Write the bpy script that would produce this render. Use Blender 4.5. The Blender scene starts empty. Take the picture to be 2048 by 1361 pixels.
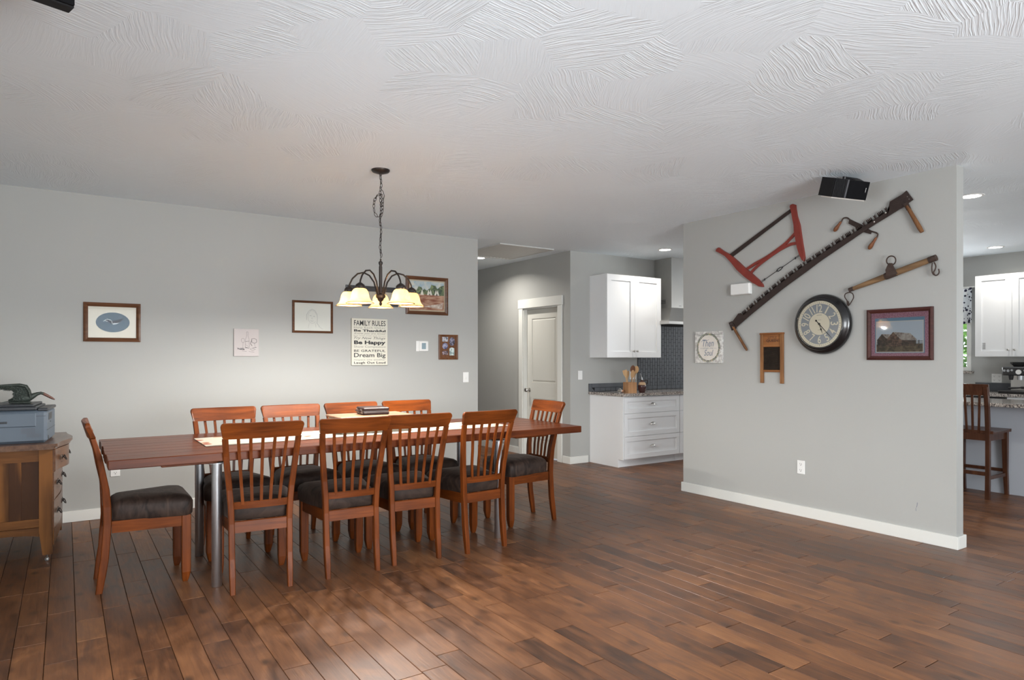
import bpy, bmesh, math, random
from mathutils import Vector, Matrix
random.seed(7)
C = bpy.context.scene.collection
PI = math.pi
R = math.radians

# ------------------------------------------------------------------ camera, world, lights, exposure
FPX = 1332.14; HORIZON = 716.0; EYE = 1.37
HEAD = R(33.866)                      # heading measured from +Y towards +X
cam_d = bpy.data.cameras.new('camera'); cam = bpy.data.objects.new('camera', cam_d); C.objects.link(cam)
cam.location = (0, 0, EYE); cam.rotation_euler = (R(90), 0, -HEAD)
cam_d.sensor_width = 36; cam_d.sensor_fit = 'HORIZONTAL'; cam_d.lens = FPX/2048*36
cam_d.shift_y = (HORIZON-680.5)/2048; cam_d.clip_start = 0.05
bpy.context.scene.camera = cam
vs = bpy.context.scene.view_settings
vs.view_transform = 'Standard'; vs.look = 'None'; vs.gamma = 1; vs.use_curve_mapping = False
vs.exposure = 1.07

world = bpy.data.worlds.new('sky'); bpy.context.scene.world = world; world.use_nodes = True
wn = world.node_tree; wn.nodes['Background'].inputs[0].default_value = (0.80, 0.90, 1.0, 1)
wn.nodes['Background'].inputs[1].default_value = 1.6

def area(name, loc, rot, sx, sy, power, col=(1, 1, 1), spread=180):
    l = bpy.data.lights.new(name, 'AREA'); l.shape = 'RECTANGLE'; l.size = sx; l.size_y = sy
    l.energy = power; l.color = col; l.spread = R(spread)
    o = bpy.data.objects.new(name, l); C.objects.link(o); o.location = loc; o.rotation_euler = rot
    return o
# daylight through the glazing behind the photographer, and through the left-hand and right-hand windows of the living room
area('window_daylight', (1.7, -3.30, 1.45), (R(88), 0, R(4)), 3.2, 1.9, 145, (0.95, 0.98, 1.0))
area('window_daylight', (7.2, -3.30, 1.5), (R(90), 0, 0), 2.6, 1.4, 9, (0.95, 0.98, 1.0))
area('window_daylight', (10.1, 0.2, 1.5), (R(90), 0, R(90)), 2.2, 1.4, 14, (0.95, 0.98, 1.0))
area('window_daylight', (-0.60, 2.3, 1.5), (R(66), 0, R(-90)), 2.6, 1.3, 16, (0.95, 0.98, 1.0), 140)
area('window_daylight', (10.22, 4.6, 1.67), (R(90), 0, R(90)), 1.0, 0.9, 14, (0.95, 0.98, 1.0))
# added fill lamp, unseen behind the camera, aimed up to brighten the ceiling
area('ceiling_fill', (1.5, -3.1, 0.9), (R(112), 0, R(8)), 2.6, 0.9, 34, (0.95, 0.98, 1.0), 130)

def point(name, loc, power, col, r=0.03):
    l = bpy.data.lights.new(name, 'POINT'); l.energy = power; l.color = col; l.shadow_soft_size = r
    o = bpy.data.objects.new(name, l); C.objects.link(o); o.location = loc
    return o

# ------------------------------------------------------------------ survey helpers: photo measurement -> point on a known plane of the room
UX, UY = math.cos(HEAD), math.sin(HEAD)       # camera right = (UX,-UY), forward = (UY,UX)
def ray(px, py):
    l = (px-1024)/FPX
    return Vector((l*UX+UY, -l*UY+UX, (HORIZON-py)/FPX))
def at_x(px, py, X): r = ray(px, py); return r*(X/r.x)+Vector((0, 0, EYE))
def at_y(px, py, Y): r = ray(px, py); return r*(Y/r.y)+Vector((0, 0, EYE))
def at_z(px, py, Z): r = ray(px, py); return r*((Z-EYE)/r.z)+Vector((0, 0, EYE))
def proj(p):
    d = p[0]*UY+p[1]*UX; l = p[0]*UX-p[1]*UY
    if d < 0.05: return None
    return (1024+FPX*l/d, HORIZON-FPX*(p[2]-EYE)/d, d)

# ------------------------------------------------------------------ materials
MATS = {}
def nodes_of(name):
    m = bpy.data.materials.new(name); m.use_nodes = True
    nt = m.node_tree; b = nt.nodes['Principled BSDF']
    return m, nt, b
def N(nt, t, **kw):
    n = nt.nodes.new(t)
    for k, v in kw.items():
        if k.startswith('i_'):
            key = k[2:]
            key = int(key) if key.isdigit() else key.replace('_', ' ')
            n.inputs[key].default_value = v
        else: setattr(n, k, v)
    return n
def L(nt, a, b): nt.links.new(a, b)
def c4(c): return (c[0], c[1], c[2], 1)
def plain(name, col, rough=0.5, metal=0.0, var=0.06, scale=8, bump=0.0, bscale=60, coat=0.0, spec=0.5):
    """colour with slight procedural mottling and fine relief"""
    if name in MATS: return MATS[name]
    m, nt, b = nodes_of(name)
    tc = N(nt, 'ShaderNodeTexCoord')
    no = N(nt, 'ShaderNodeTexNoise', i_Scale=scale, i_Detail=4.0)
    L(nt, tc.outputs['Object'], no.inputs['Vector'])
    mx = N(nt, 'ShaderNodeMix', data_type='RGBA')
    mx.inputs[6].default_value = c4([max(0, c*(1-var)) for c in col]); mx.inputs[7].default_value = c4([min(1, c*(1+var)) for c in col])
    L(nt, no.outputs['Fac'], mx.inputs[0]); L(nt, mx.outputs[2], b.inputs['Base Color'])
    b.inputs['Roughness'].default_value = rough; b.inputs['Metallic'].default_value = metal
    b.inputs['Specular IOR Level'].default_value = spec
    if coat: b.inputs['Coat Weight'].default_value = coat; b.inputs['Coat Roughness'].default_value = 0.15
    if bump:
        n2 = N(nt, 'ShaderNodeTexNoise', i_Scale=bscale, i_Detail=3.0); L(nt, tc.outputs['Object'], n2.inputs['Vector'])
        bp = N(nt, 'ShaderNodeBump', i_Strength=bump, i_Distance=0.01); L(nt, n2.outputs['Fac'], bp.inputs['Height']); L(nt, bp.outputs[0], b.inputs['Normal'])
    MATS[name] = m; return m
def wood(name, c1, c2, axis='z', rough=0.35, scale=1.0, coat=0.3, ring=0.0, bump=0.08):
    """grain stretched along one object axis"""
    if name in MATS: return MATS[name]
    m, nt, b = nodes_of(name)
    tc = N(nt, 'ShaderNodeTexCoord')
    s = [34*scale]*3; s['xyz'.index(axis)] = 2.2*scale
    oi = N(nt, 'ShaderNodeObjectInfo')
    ad = N(nt, 'ShaderNodeVectorMath', operation='ADD'); L(nt, tc.outputs['Object'], ad.inputs[0]); L(nt, oi.outputs['Random'], ad.inputs[1])
    mp = N(nt, 'ShaderNodeMapping'); mp.inputs['Scale'].default_value = s
    L(nt, ad.outputs[0], mp.inputs['Vector'])
    n1 = N(nt, 'ShaderNodeTexNoise', i_Scale=1.0, i_Detail=6.0, i_Roughness=0.6, i_Distortion=0.6); L(nt, mp.outputs[0], n1.inputs['Vector'])
    n2 = N(nt, 'ShaderNodeTexNoise', i_Scale=3.0*scale, i_Detail=2.0); L(nt, ad.outputs[0], n2.inputs['Vector'])
    ma = N(nt, 'ShaderNodeMath', operation='MULTIPLY_ADD'); ma.inputs[1].default_value = 0.65; L(nt, n1.outputs['Fac'], ma.inputs[0])
    mb = N(nt, 'ShaderNodeMath', operation='MULTIPLY'); mb.inputs[1].default_value = 0.4; L(nt, n2.outputs['Fac'], mb.inputs[0]); L(nt, mb.outputs[0], ma.inputs[2])
    fac = ma.outputs[0]
    if ring:
        wv = N(nt, 'ShaderNodeTexWave', i_Scale=ring, i_Distortion=6.0, i_Detail=2.0); wv.wave_type = 'RINGS'
        mq = N(nt, 'ShaderNodeMapping'); q = [1.0]*3; q['xyz'.index(axis)] = 0.12; mq.inputs['Scale'].default_value = q
        L(nt, ad.outputs[0], mq.inputs['Vector']); L(nt, mq.outputs[0], wv.inputs['Vector'])
        mc = N(nt, 'ShaderNodeMix', data_type='FLOAT'); mc.inputs[0].default_value = 0.45
        L(nt, fac, mc.inputs[2]); L(nt, wv.outputs['Fac'], mc.inputs[3]); fac = mc.outputs[0]
    cr = N(nt, 'ShaderNodeValToRGB'); cr.color_ramp.elements[0].position = 0.32; cr.color_ramp.elements[1].position = 0.72
    cr.color_ramp.elements[0].color = c4(c1); cr.color_ramp.elements[1].color = c4(c2)
    L(nt, fac, cr.inputs[0]); L(nt, cr.outputs[0], b.inputs['Base Color'])
    b.inputs['Roughness'].default_value = rough; b.inputs['Specular IOR Level'].default_value = 0.14
    if coat: b.inputs['Coat Weight'].default_value = coat; b.inputs['Coat Roughness'].default_value = 0.2
    bp = N(nt, 'ShaderNodeBump', i_Strength=bump, i_Distance=0.004); L(nt, n1.outputs['Fac'], bp.inputs['Height']); L(nt, bp.outputs[0], b.inputs['Normal'])
    MATS[name] = m; return m
def emit(name, col, s):
    m, nt, b = nodes_of(name); b.inputs['Base Color'].default_value = c4(col); b.inputs['Emission Color'].default_value = c4(col); b.inputs['Emission Strength'].default_value = s
    MATS[name] = m; return m

WALL = plain('wall_paint', (0.395, 0.396, 0.378), 0.62, var=0.015, scale=2.5, bump=0.05, bscale=420)
TRIM = plain('trim_paint', (0.70, 0.70, 0.66), 0.38, var=0.01)
DOORP = plain('door_paint', (0.60, 0.59, 0.54), 0.4, var=0.01)
CAB = plain('cabinet_paint', (0.80, 0.81, 0.815), 0.35, var=0.008)
ISLP = plain('island_paint', (0.47, 0.50, 0.55), 0.5, var=0.01)
BLACK = plain('black_metal', (0.016, 0.015, 0.016), 0.42, metal=0.3)
BRONZE = plain('oiled_bronze', (0.045, 0.036, 0.032), 0.38, metal=0.7, var=0.2)
IRON = plain('rusty_iron', (0.060, 0.038, 0.030), 0.7, metal=0.3, var=0.35, scale=40, bump=0.3, bscale=120)
SAWST = plain('rusted_saw_steel', (0.036, 0.022, 0.018), 0.62, metal=0.25, var=0.35, scale=22, bump=0.15, bscale=90)
CHROME = plain('brushed_chrome', (0.62, 0.64, 0.67), 0.40, metal=1.0, var=0.05)
NICKEL = plain('satin_nickel', (0.55, 0.53, 0.50), 0.28, metal=1.0, var=0.03)
STEEL = plain('stainless_steel', (0.56, 0.55, 0.53), 0.3, metal=0.9, var=0.05)
WHITEP = plain('white_plastic', (0.78, 0.78, 0.76), 0.4, var=0.01)
DARKP = plain('dark_slot', (0.02, 0.02, 0.02), 0.6)
SUEDE = None

def ceiling_mat():
    m, nt, b = nodes_of('trowelled_ceiling')
    g = N(nt, 'ShaderNodeNewGeometry')
    wp = N(nt, 'ShaderNodeTexNoise', i_Scale=1.3, i_Detail=2.0); L(nt, g.outputs['Position'], wp.inputs['Vector'])
    wa = N(nt, 'ShaderNodeVectorMath', operation='MULTIPLY_ADD'); wa.inputs[1].default_value = (0.22, 0.22, 0); L(nt, wp.outputs['Color'], wa.inputs[0]); L(nt, g.outputs['Position'], wa.inputs[2])
    vo = N(nt, 'ShaderNodeTexVoronoi', i_Scale=2.8); vo.voronoi_dimensions = '2D'; L(nt, wa.outputs[0], vo.inputs['Vector'])
    sp = N(nt, 'ShaderNodeSeparateColor'); L(nt, vo.outputs['Color'], sp.inputs[0])
    an = N(nt, 'ShaderNodeMath', operation='MULTIPLY'); an.inputs[1].default_value = PI; L(nt, sp.outputs[0], an.inputs[0])
    vr = N(nt, 'ShaderNodeVectorRotate'); vr.rotation_type = 'Z_AXIS'; L(nt, wa.outputs[0], vr.inputs['Vector']); L(nt, an.outputs[0], vr.inputs['Angle'])
    mp = N(nt, 'ShaderNodeMapping'); mp.inputs['Scale'].default_value = (110, 4.5, 1); L(nt, vr.outputs[0], mp.inputs['Vector'])
    no = N(nt, 'ShaderNodeTexNoise', i_Scale=1.0, i_Detail=2.0, i_Distortion=0.25); no.noise_dimensions = '2D'; L(nt, mp.outputs[0], no.inputs['Vector'])
    cr = N(nt, 'ShaderNodeValToRGB'); cr.color_ramp.elements[0].position = 0.42; cr.color_ramp.elements[1].position = 0.66; L(nt, no.outputs['Fac'], cr.inputs[0])
    fade = N(nt, 'ShaderNodeMath', operation='MULTIPLY'); L(nt, cr.outputs[0], fade.inputs[0])
    fa = N(nt, 'ShaderNodeMapRange'); fa.inputs[1].default_value = -0.1; fa.inputs[2].default_value = 0.9; L(nt, sp.outputs[1], fa.inputs[0]); L(nt, fa.outputs[0], fade.inputs[1])
    bp = N(nt, 'ShaderNodeBump', i_Strength=0.48, i_Distance=0.005); L(nt, fade.outputs[0], bp.inputs['Height']); L(nt, bp.outputs[0], b.inputs['Normal'])
    b.inputs['Base Color'].default_value = (0.82, 0.89, 0.94, 1); b.inputs['Roughness'].default_value = 0.6
    return m
CEIL = ceiling_mat()

def floor_mat():
    m, nt, b = nodes_of('hickory_plank')
    g = N(nt, 'ShaderNodeNewGeometry'); at = N(nt, 'ShaderNodeAttribute', attribute_name='tone')
    off = N(nt, 'ShaderNodeVectorMath', operation='MULTIPLY_ADD'); off.inputs[1].default_value = (37, 91, 13)
    L(nt, at.outputs['Fac'], off.inputs[0]); L(nt, g.outputs['Position'], off.inputs[2])
    mp = N(nt, 'ShaderNodeMapping'); mp.inputs['Scale'].default_value = (52, 3.2, 1); L(nt, off.outputs[0], mp.inputs['Vector'])
    gr = N(nt, 'ShaderNodeTexNoise', i_Scale=1.0, i_Detail=5.0, i_Roughness=0.6, i_Distortion=0.8); L(nt, mp.outputs[0], gr.inputs['Vector'])
    mp2 = N(nt, 'ShaderNodeMapping'); mp2.inputs['Scale'].default_value = (9, 3.0, 1); L(nt, off.outputs[0], mp2.inputs['Vector'])
    bl = N(nt, 'ShaderNodeTexNoise', i_Scale=1.0, i_Detail=3.0, i_Distortion=1.2); L(nt, mp2.outputs[0], bl.inputs['Vector'])
    a1 = N(nt, 'ShaderNodeMath', operation='MULTIPLY'); a1.inputs[1].default_value = 0.34; L(nt, gr.outputs['Fac'], a1.inputs[0])
    a2 = N(nt, 'ShaderNodeMath', operation='MULTIPLY_ADD'); a2.inputs[1].default_value = 0.56; L(nt, bl.outputs['Fac'], a2.inputs[0]); L(nt, a1.outputs[0], a2.inputs[2])
    a3 = N(nt, 'ShaderNodeMath', operation='MULTIPLY_ADD'); a3.inputs[1].default_value = 0.25; L(nt, at.outputs['Fac'], a3.inputs[0]); L(nt, a2.outputs[0], a3.inputs[2])
    cr = N(nt, 'ShaderNodeValToRGB'); e = cr.color_ramp.elements
    e[0].position = 0.36; e[0].color = (0.050, 0.023, 0.013, 1); e[1].position = 0.98; e[1].color = (0.38, 0.180, 0.074, 1)
    x = e.new(0.56); x.color = (0.130, 0.053, 0.023, 1)
    x = e.new(0.74); x.color = (0.215, 0.090, 0.036, 1)
    L(nt, a3.outputs[0], cr.inputs[0])
    kn = N(nt, 'ShaderNodeTexVoronoi', i_Scale=2.3); kn.voronoi_dimensions = '2D'
    mk = N(nt, 'ShaderNodeMapping'); mk.inputs['Scale'].default_value = (1.6, 1, 1); L(nt, off.outputs[0], mk.inputs['Vector']); L(nt, mk.outputs[0], kn.inputs['Vector'])
    kr = N(nt, 'ShaderNodeMapRange'); kr.inputs[1].default_value = 0.03; kr.inputs[2].default_value = 0.11; kr.inputs[3].default_value = 1.1; kr.inputs[4].default_value = 0.0; L(nt, kn.outputs['Distance'], kr.inputs[0])
    mx = N(nt, 'ShaderNodeMix', data_type='RGBA'); mx.inputs[7].default_value = (0.035, 0.017, 0.010, 1)
    km = N(nt, 'ShaderNodeMath', operation='MULTIPLY'); L(nt, kr.outputs[0], km.inputs[0]); L(nt, bl.outputs['Fac'], km.inputs[1])
    L(nt, km.outputs[0], mx.inputs[0]); L(nt, cr.outputs[0], mx.inputs[6]); L(nt, mx.outputs[2], b.inputs['Base Color'])
    rr = N(nt, 'ShaderNodeMapRange'); rr.inputs[3].default_value = 0.30; rr.inputs[4].default_value = 0.50; b.inputs['Specular IOR Level'].default_value = 0.38; L(nt, bl.outputs['Fac'], rr.inputs[0]); L(nt, rr.outputs[0], b.inputs['Roughness'])
    hs = N(nt, 'ShaderNodeMath', operation='ADD'); L(nt, gr.outputs['Fac'], hs.inputs[0]); L(nt, bl.outputs['Fac'], hs.inputs[1])
    bp = N(nt, 'ShaderNodeBump', i_Strength=0.12, i_Distance=0.006); L(nt, hs.outputs[0], bp.inputs['Height']); L(nt, bp.outputs[0], b.inputs['Normal'])
    return m
FLOORM = floor_mat()

def granite():
    m, nt, b = nodes_of('speckled_granite')
    tc = N(nt, 'ShaderNodeNewGeometry')
    v = N(nt, 'ShaderNodeTexNoise', i_Scale=75.0, i_Detail=3.0, i_Roughness=0.8); L(nt, tc.outputs['Position'], v.inputs['Vector'])
    cr = N(nt, 'ShaderNodeValToRGB'); e = cr.color_ramp.elements
    e[0].position = 0.40; e[0].color = (0.03, 0.03, 0.035, 1); e[1].position = 0.60; e[1].color = (0.62, 0.58, 0.52, 1)
    x = e.new(0.5); x.color = (0.33, 0.28, 0.25, 1)
    L(nt, v.outputs['Fac'], cr.inputs[0]); L(nt, cr.outputs[0], b.inputs['Base Color']); b.inputs['Roughness'].default_value = 0.12
    return m
GRAN = granite()
def suede():
    m, nt, b = nodes_of('brown_suede')
    tc = N(nt, 'ShaderNodeTexCoord'); oi = N(nt, 'ShaderNodeObjectInfo')
    ad = N(nt, 'ShaderNodeVectorMath', operation='ADD'); L(nt, tc.outputs['Object'], ad.inputs[0]); L(nt, oi.outputs['Random'], ad.inputs[1])
    mp = N(nt, 'ShaderNodeMapping'); mp.inputs['Scale'].default_value = (1, 2.2, 1); L(nt, ad.outputs[0], mp.inputs['Vector'])
    n = N(nt, 'ShaderNodeTexNoise', i_Scale=9.0, i_Detail=4.0, i_Distortion=1.0); L(nt, mp.outputs[0], n.inputs['Vector'])
    cr = N(nt, 'ShaderNodeValToRGB'); cr.color_ramp.elements[0].position = 0.35; cr.color_ramp.elements[1].position = 0.7
    cr.color_ramp.elements[0].color = (0.015, 0.009, 0.007, 1); cr.color_ramp.elements[1].color = (0.060, 0.036, 0.026, 1)
    L(nt, n.outputs['Fac'], cr.inputs[0]); L(nt, cr.outputs[0], b.inputs['Base Color'])
    b.inputs['Roughness'].default_value = 0.6; b.inputs['Specular IOR Level'].default_value = 0.25; b.inputs['Sheen Weight'].default_value = 0.12; b.inputs['Sheen Tint'].default_value = (0.8, 0.6, 0.5, 1); b.inputs['Sheen Roughness'].default_value = 0.4
    bp = N(nt, 'ShaderNodeBump', i_Strength=0.25, i_Distance=0.01); L(nt, n.outputs['Fac'], bp.inputs['Height']); L(nt, bp.outputs[0], b.inputs['Normal'])
    return m
SUEDE = suede()
def glass(name='clear_glass', rough=0.0, ior=1.5):
    m, nt, b = nodes_of(name); b.inputs['Base Color'].default_value = (1, 1, 1, 1); b.inputs['Roughness'].default_value = rough
    # thin pane: mostly transparent, with fresnel reflection
    tr = N(nt, 'ShaderNodeBsdfTransparent'); gl = N(nt, 'ShaderNodeBsdfGlossy'); gl.inputs['Roughness'].default_value = 0.02
    fr = N(nt, 'ShaderNodeFresnel', i_IOR=ior); ms = N(nt, 'ShaderNodeMixShader')
    L(nt, fr.outputs[0], ms.inputs[0]); L(nt, tr.outputs[0], ms.inputs[1]); L(nt, gl.outputs[0], ms.inputs[2])
    L(nt, ms.outputs[0], nt.nodes['Material Output'].inputs['Surface'])
    return m
GLASS = glass(); ARGLASS = glass('low_reflection_glass', ior=1.12)

# ------------------------------------------------------------------ mesh builder
class MB:
    def __init__(s): s.bm = bmesh.new(); s.mi = 0
    def face(s, vs_, smooth=False):
        try: f = s.bm.faces.new(vs_)
        except ValueError: return None
        f.material_index = s.mi; f.smooth = smooth; return f
    def box(s, lo, hi, M=None, bev=0.0):
        co = [Vector((x, y, z)) for x in (lo[0], hi[0]) for y in (lo[1], hi[1]) for z in (lo[2], hi[2])]
        if M is not None: co = [M @ c for c in co]
        v = [s.bm.verts.new(c) for c in co]
        fs = [s.face([v[i] for i in q]) for q in ((0, 1, 3, 2), (4, 6, 7, 5), (0, 4, 5, 1), (2, 3, 7, 6), (0, 2, 6, 4), (1, 5, 7, 3))]
        if bev:
            eds = list({e for f in fs for e in f.edges})
            r = bmesh.ops.bevel(s.bm, geom=eds, offset=bev, segments=1, affect='EDGES')
            for f in r['faces']: f.material_index = s.mi
        return s
    def boxc(s, c, d, rz=0, M=None, bev=0.0):
        m = Matrix.Translation(c) @ Matrix.Rotation(rz, 4, 'Z')
        if M is not None: m = M @ m
        return s.box((-d[0]/2, -d[1]/2, -d[2]/2), (d[0]/2, d[1]/2, d[2]/2), m, bev)
    def prism(s, pts, z0, z1, M=None, smooth=False):
        """closed 2D outline (x,y) extruded between z0 and z1"""
        a = [Vector((p[0], p[1], z0)) for p in pts]; b = [Vector((p[0], p[1], z1)) for p in pts]
        if M is not None: a = [M @ q for q in a]; b = [M @ q for q in b]
        va = [s.bm.verts.new(q) for q in a]; vb = [s.bm.verts.new(q) for q in b]
        n = len(pts)
        s.face(list(reversed(va))); s.face(vb)
        for i in range(n): s.face([va[i], va[(i+1) % n], vb[(i+1) % n], vb[i]], smooth)
        return s
    def lathe(s, prof, seg=24, M=None, cap=True, smooth=True):
        """profile of (radius, z) turned about z"""
        M = M or Matrix.Identity(4); rings = []
        for r, z in prof:
            if r < 1e-6: rings.append([s.bm.verts.new(M @ Vector((0, 0, z)))])
            else: rings.append([s.bm.verts.new(M @ Vector((r*math.cos(2*PI*i/seg), r*math.sin(2*PI*i/seg), z))) for i in range(seg)])
        for a, b in zip(rings, rings[1:]):
            for i in range(seg):
                j = (i+1) % seg
                if len(a) == 1 and len(b) == 1: continue
                if len(a) == 1: s.face([a[0], b[i], b[j]], smooth)
                elif len(b) == 1: s.face([a[i], a[j], b[0]], smooth)
                else: s.face([a[i], a[j], b[j], b[i]], smooth)
        if cap:
            if len(rings[0]) > 1: s.face(list(reversed(rings[0])))
            if len(rings[-1]) > 1: s.face(rings[-1])
        return s
    def tube(s, pts, rad, seg=8, closed=False, smooth=True, sq=None):
        """round tube through points; rad may be a list; sq=(a,b) gives an elliptical section"""
        pts = [Vector(p) for p in pts]; n = len(pts); rings = []; up = None
        for i, p in enumerate(pts):
            if closed: t = pts[(i+1) % n]-pts[i-1]
            else: t = pts[min(i+1, n-1)]-pts[max(i-1, 0)]
            t.normalize()
            if up is None:
                up = Vector((0, 0, 1)) if abs(t.z) < 0.9 else Vector((0, 1, 0))
            up = (up-t*up.dot(t)); 
            if up.length < 1e-6: up = t.orthogonal()
            up.normalize(); sd = t.cross(up)
            r = rad[i] if isinstance(rad, (list, tuple)) else rad
            ra, rb = (r, r) if sq is None else (r*sq[0], r*sq[1])
            rings.append([s.bm.verts.new(p+up*ra*math.cos(2*PI*k/seg)+sd*rb*math.sin(2*PI*k/seg)) for k in range(seg)])
        m = n if closed else n-1
        for i in range(m):
            a, b = rings[i], rings[(i+1) % n]
            for k in range(seg): s.face([a[k], a[(k+1) % seg], b[(k+1) % seg], b[k]], smooth)
        if not closed: s.face(list(reversed(rings[0]))); s.face(rings[-1])
        return s
    def loft(s, secs, smooth=False):
        """list of equal-length closed sections (lists of 3D points)"""
        rs = [[s.bm.verts.new(Vector(p)) for p in sec] for sec in secs]; n = len(rs[0])
        for a, b in zip(rs, rs[1:]):
            for i in range(n): s.face([a[i], a[(i+1) % n], b[(i+1) % n], b[i]], smooth)
        s.face(list(reversed(rs[0]))); s.face(rs[-1])
        return s
    def add_mesh(s, me, M):
        vm = [s.bm.verts.new(M @ v.co) for v in me.vertices]
        for p in me.polygons: s.face([vm[i] for i in p.vertices])
        return s
    def build(s, name, mat, parent=None, loc=None, rot=None):
        bmesh.ops.recalc_face_normals(s.bm, faces=s.bm.faces)
        for e in s.bm.edges:
            if len(e.link_faces) == 2 and e.calc_face_angle(0) > 0.75: e.smooth = False
        me = bpy.data.meshes.new(name); s.bm.to_mesh(me); s.bm.free()
        for m in (mat if isinstance(mat, (list, tuple)) else [mat]): me.materials.append(m)
        o = bpy.data.objects.new(name, me); C.objects.link(o)
        if parent: o.parent = parent
        if loc is not None: o.location = loc
        if rot is not None: o.rotation_euler = rot
        return o
def tag(o, label=None, cat=None, group=None, kind=None):
    if label: o['label'] = label
    if cat: o['category'] = cat
    if group: o['group'] = group
    if kind: o['kind'] = kind
    return o
def thing(name, label, cat, loc=(0, 0, 0), rz=0, group=None, kind=None):
    o = bpy.data.objects.new(name, None); o.empty_display_size = 0.05; C.objects.link(o); o.location = loc; o.rotation_euler = (0, 0, rz)
    return tag(o, label, cat, group, kind)
def kids(o): return [c for c in bpy.data.objects if c.parent == o]
def copy_tree(o, parent=None, cmap=None):
    if cmap is None:
        cmap = {}
        for c in bpy.data.objects:
            if c.parent: cmap.setdefault(c.parent.name, []).append(c)
    c = o.copy(); C.objects.link(c); c.parent = parent
    for ch in cmap.get(o.name, []): copy_tree(ch, c, cmap)
    return c
def struct(o): o['kind'] = 'structure'; return o
def box_obj(name, lo, hi, mat, parent=None, bev=0.0):
    return MB().box(lo, hi, bev=bev).build(name, mat, parent)
# frames whose local x = right along the wall, y = up, z = out of the wall
def south_frame(x, y, z=0):   # wall facing -Y (dining wall, kitchen wall)
    return Matrix(((1, 0, 0, x), (0, 0, -1, y), (0, 1, 0, z), (0, 0, 0, 1)))
def west_frame(x, y, z=0):    # wall facing -X (partition, hall wall, far wall)
    return Matrix(((0, 0, -1, x), (-1, 0, 0, y), (0, 1, 0, z), (0, 0, 0, 1)))
def hung(name, label, cat, M, group=None):
    o = thing(name, label, cat, group=group); o.matrix_world = M; return o
def text_mesh(txt, bold=0.0, shear=0.0, space=1.0):
    cu = bpy.data.curves.new('lettering', 'FONT'); cu.body = txt; cu.size = 1; cu.offset = bold; cu.shear = shear; cu.space_character = space
    cu.resolution_u = 3; cu.extrude = 0
    ob = bpy.data.objects.new('lettering', cu); C.objects.link(ob); bpy.context.view_layer.update()
    dg = bpy.context.evaluated_depsgraph_get()
    me = bpy.data.meshes.new_from_object(ob.evaluated_get(dg)); bpy.data.objects.remove(ob); bpy.data.curves.remove(cu)
    return me
def write(txt, x0, y0, x1, y1, z, mat, parent, bold=0.0, shear=0.0, name='lettering', space=1.0, rot=0.0):
    """lettering fitted to a box in the local xy plane"""
    me = text_mesh(txt, bold, shear, space)
    xs = [v.co.x for v in me.vertices]; ys = [v.co.y for v in me.vertices]
    if not xs: return None
    sx = (x1-x0)/(max(xs)-min(xs)); sy = (y1-y0)/(max(ys)-min(ys)); mx, my = min(xs), min(ys)
    for v in me.vertices: v.co = Vector((x0+(v.co.x-mx)*sx, y0+(v.co.y-my)*sy, z))
    me.materials.clear(); me.materials.append(mat); me.name = name
    o = bpy.data.objects.new(name, me); C.objects.link(o); o.parent = parent
    if rot: o.rotation_euler = (0, 0, rot)
    return o

# ------------------------------------------------------------------ the shell
CZ = 2.75; YA = 6.66; XA = 3.99; XP = 5.285; XD = 5.40; YK = 6.70; XF = 10.29; YR = -3.4; XL = -0.70; YH = 10.2
P0, P1 = 2.18, 4.71          # partition extent in y
T = 0.11
def seg_wall(name, boxes, mat=WALL):
    m = MB()
    for lo, hi in boxes: m.box(lo, hi)
    return struct(m.build(name, mat))
seg_wall('wall_back', [((XL-T, YA, 0), (XA, YA+T, CZ)), ((XA-T, YA+T, 0), (XA, YH, CZ))])
seg_wall('wall_hall_end', [((XA-T, YH, 0), (XD+T, YH+T, CZ))])
dT = at_x(1046, 700, XD).y; dR = at_x(1117, 700, XD).y       # door opening
DZ = 2.065
seg_wall('wall_hall', [((XD, YK, 0), (XD+T, dR, CZ)), ((XD, dT, 0), (XD+T, YH, CZ)), ((XD, dR, DZ), (XD+T, dT, CZ))])
seg_wall('wall_kitchen', [((XD+T, YK, 0), (XF, YK+T, CZ))])
wp = seg_wall('wall_partition', [((XP, P0, 0), (XP+0.105, P1, CZ))])
# far wall with its window
fw0, fw1 = 4.06, 5.15; fz0, fz1 = 1.19, 2.15
seg_wall('wall_far', [((XF, YR, 0), (XF+T, -0.9, CZ)), ((XF, 1.3, 0), (XF+T, fw0, CZ)), ((XF, fw1, 0), (XF+T, YK+T, CZ)), ((XF, fw0, 0), (XF+T, fw1, fz0)), ((XF, fw0, fz1), (XF+T, fw1, CZ)),
                      ((XF, -0.9, 0), (XF+T, 1.3, 0.8)), ((XF, -0.9, 2.2), (XF+T, 1.3, CZ))])
seg_wall('wall_rear', [((XL-T, YR-T, 0), (0.4, YR, CZ)), ((3.6, YR-T, 0), (5.9, YR, CZ)), ((8.5, YR-T, 0), (XF+T, YR, CZ)), ((0.4, YR-T, 2.4), (3.6, YR, CZ)), ((0.4, YR-T, 0), (3.6, YR, 0.3)),
                       ((5.9, YR-T, 0), (8.5, YR, 0.8)), ((5.9, YR-T, 2.2), (8.5, YR, CZ))])
seg_wall('wall_left', [((XL-T, YR, 0), (XL, 1.0, CZ)), ((XL-T, 3.6, 0), (XL, YA, CZ)), ((XL-T, 1.0, 0), (XL, 3.6, 0.8)), ((XL-T, 1.0, 2.2), (XL, 3.6, CZ))])
struct(box_obj('ceiling', (XL-T, YR-T, CZ), (XF+T, YH+T, CZ+0.1), CEIL))

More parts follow.
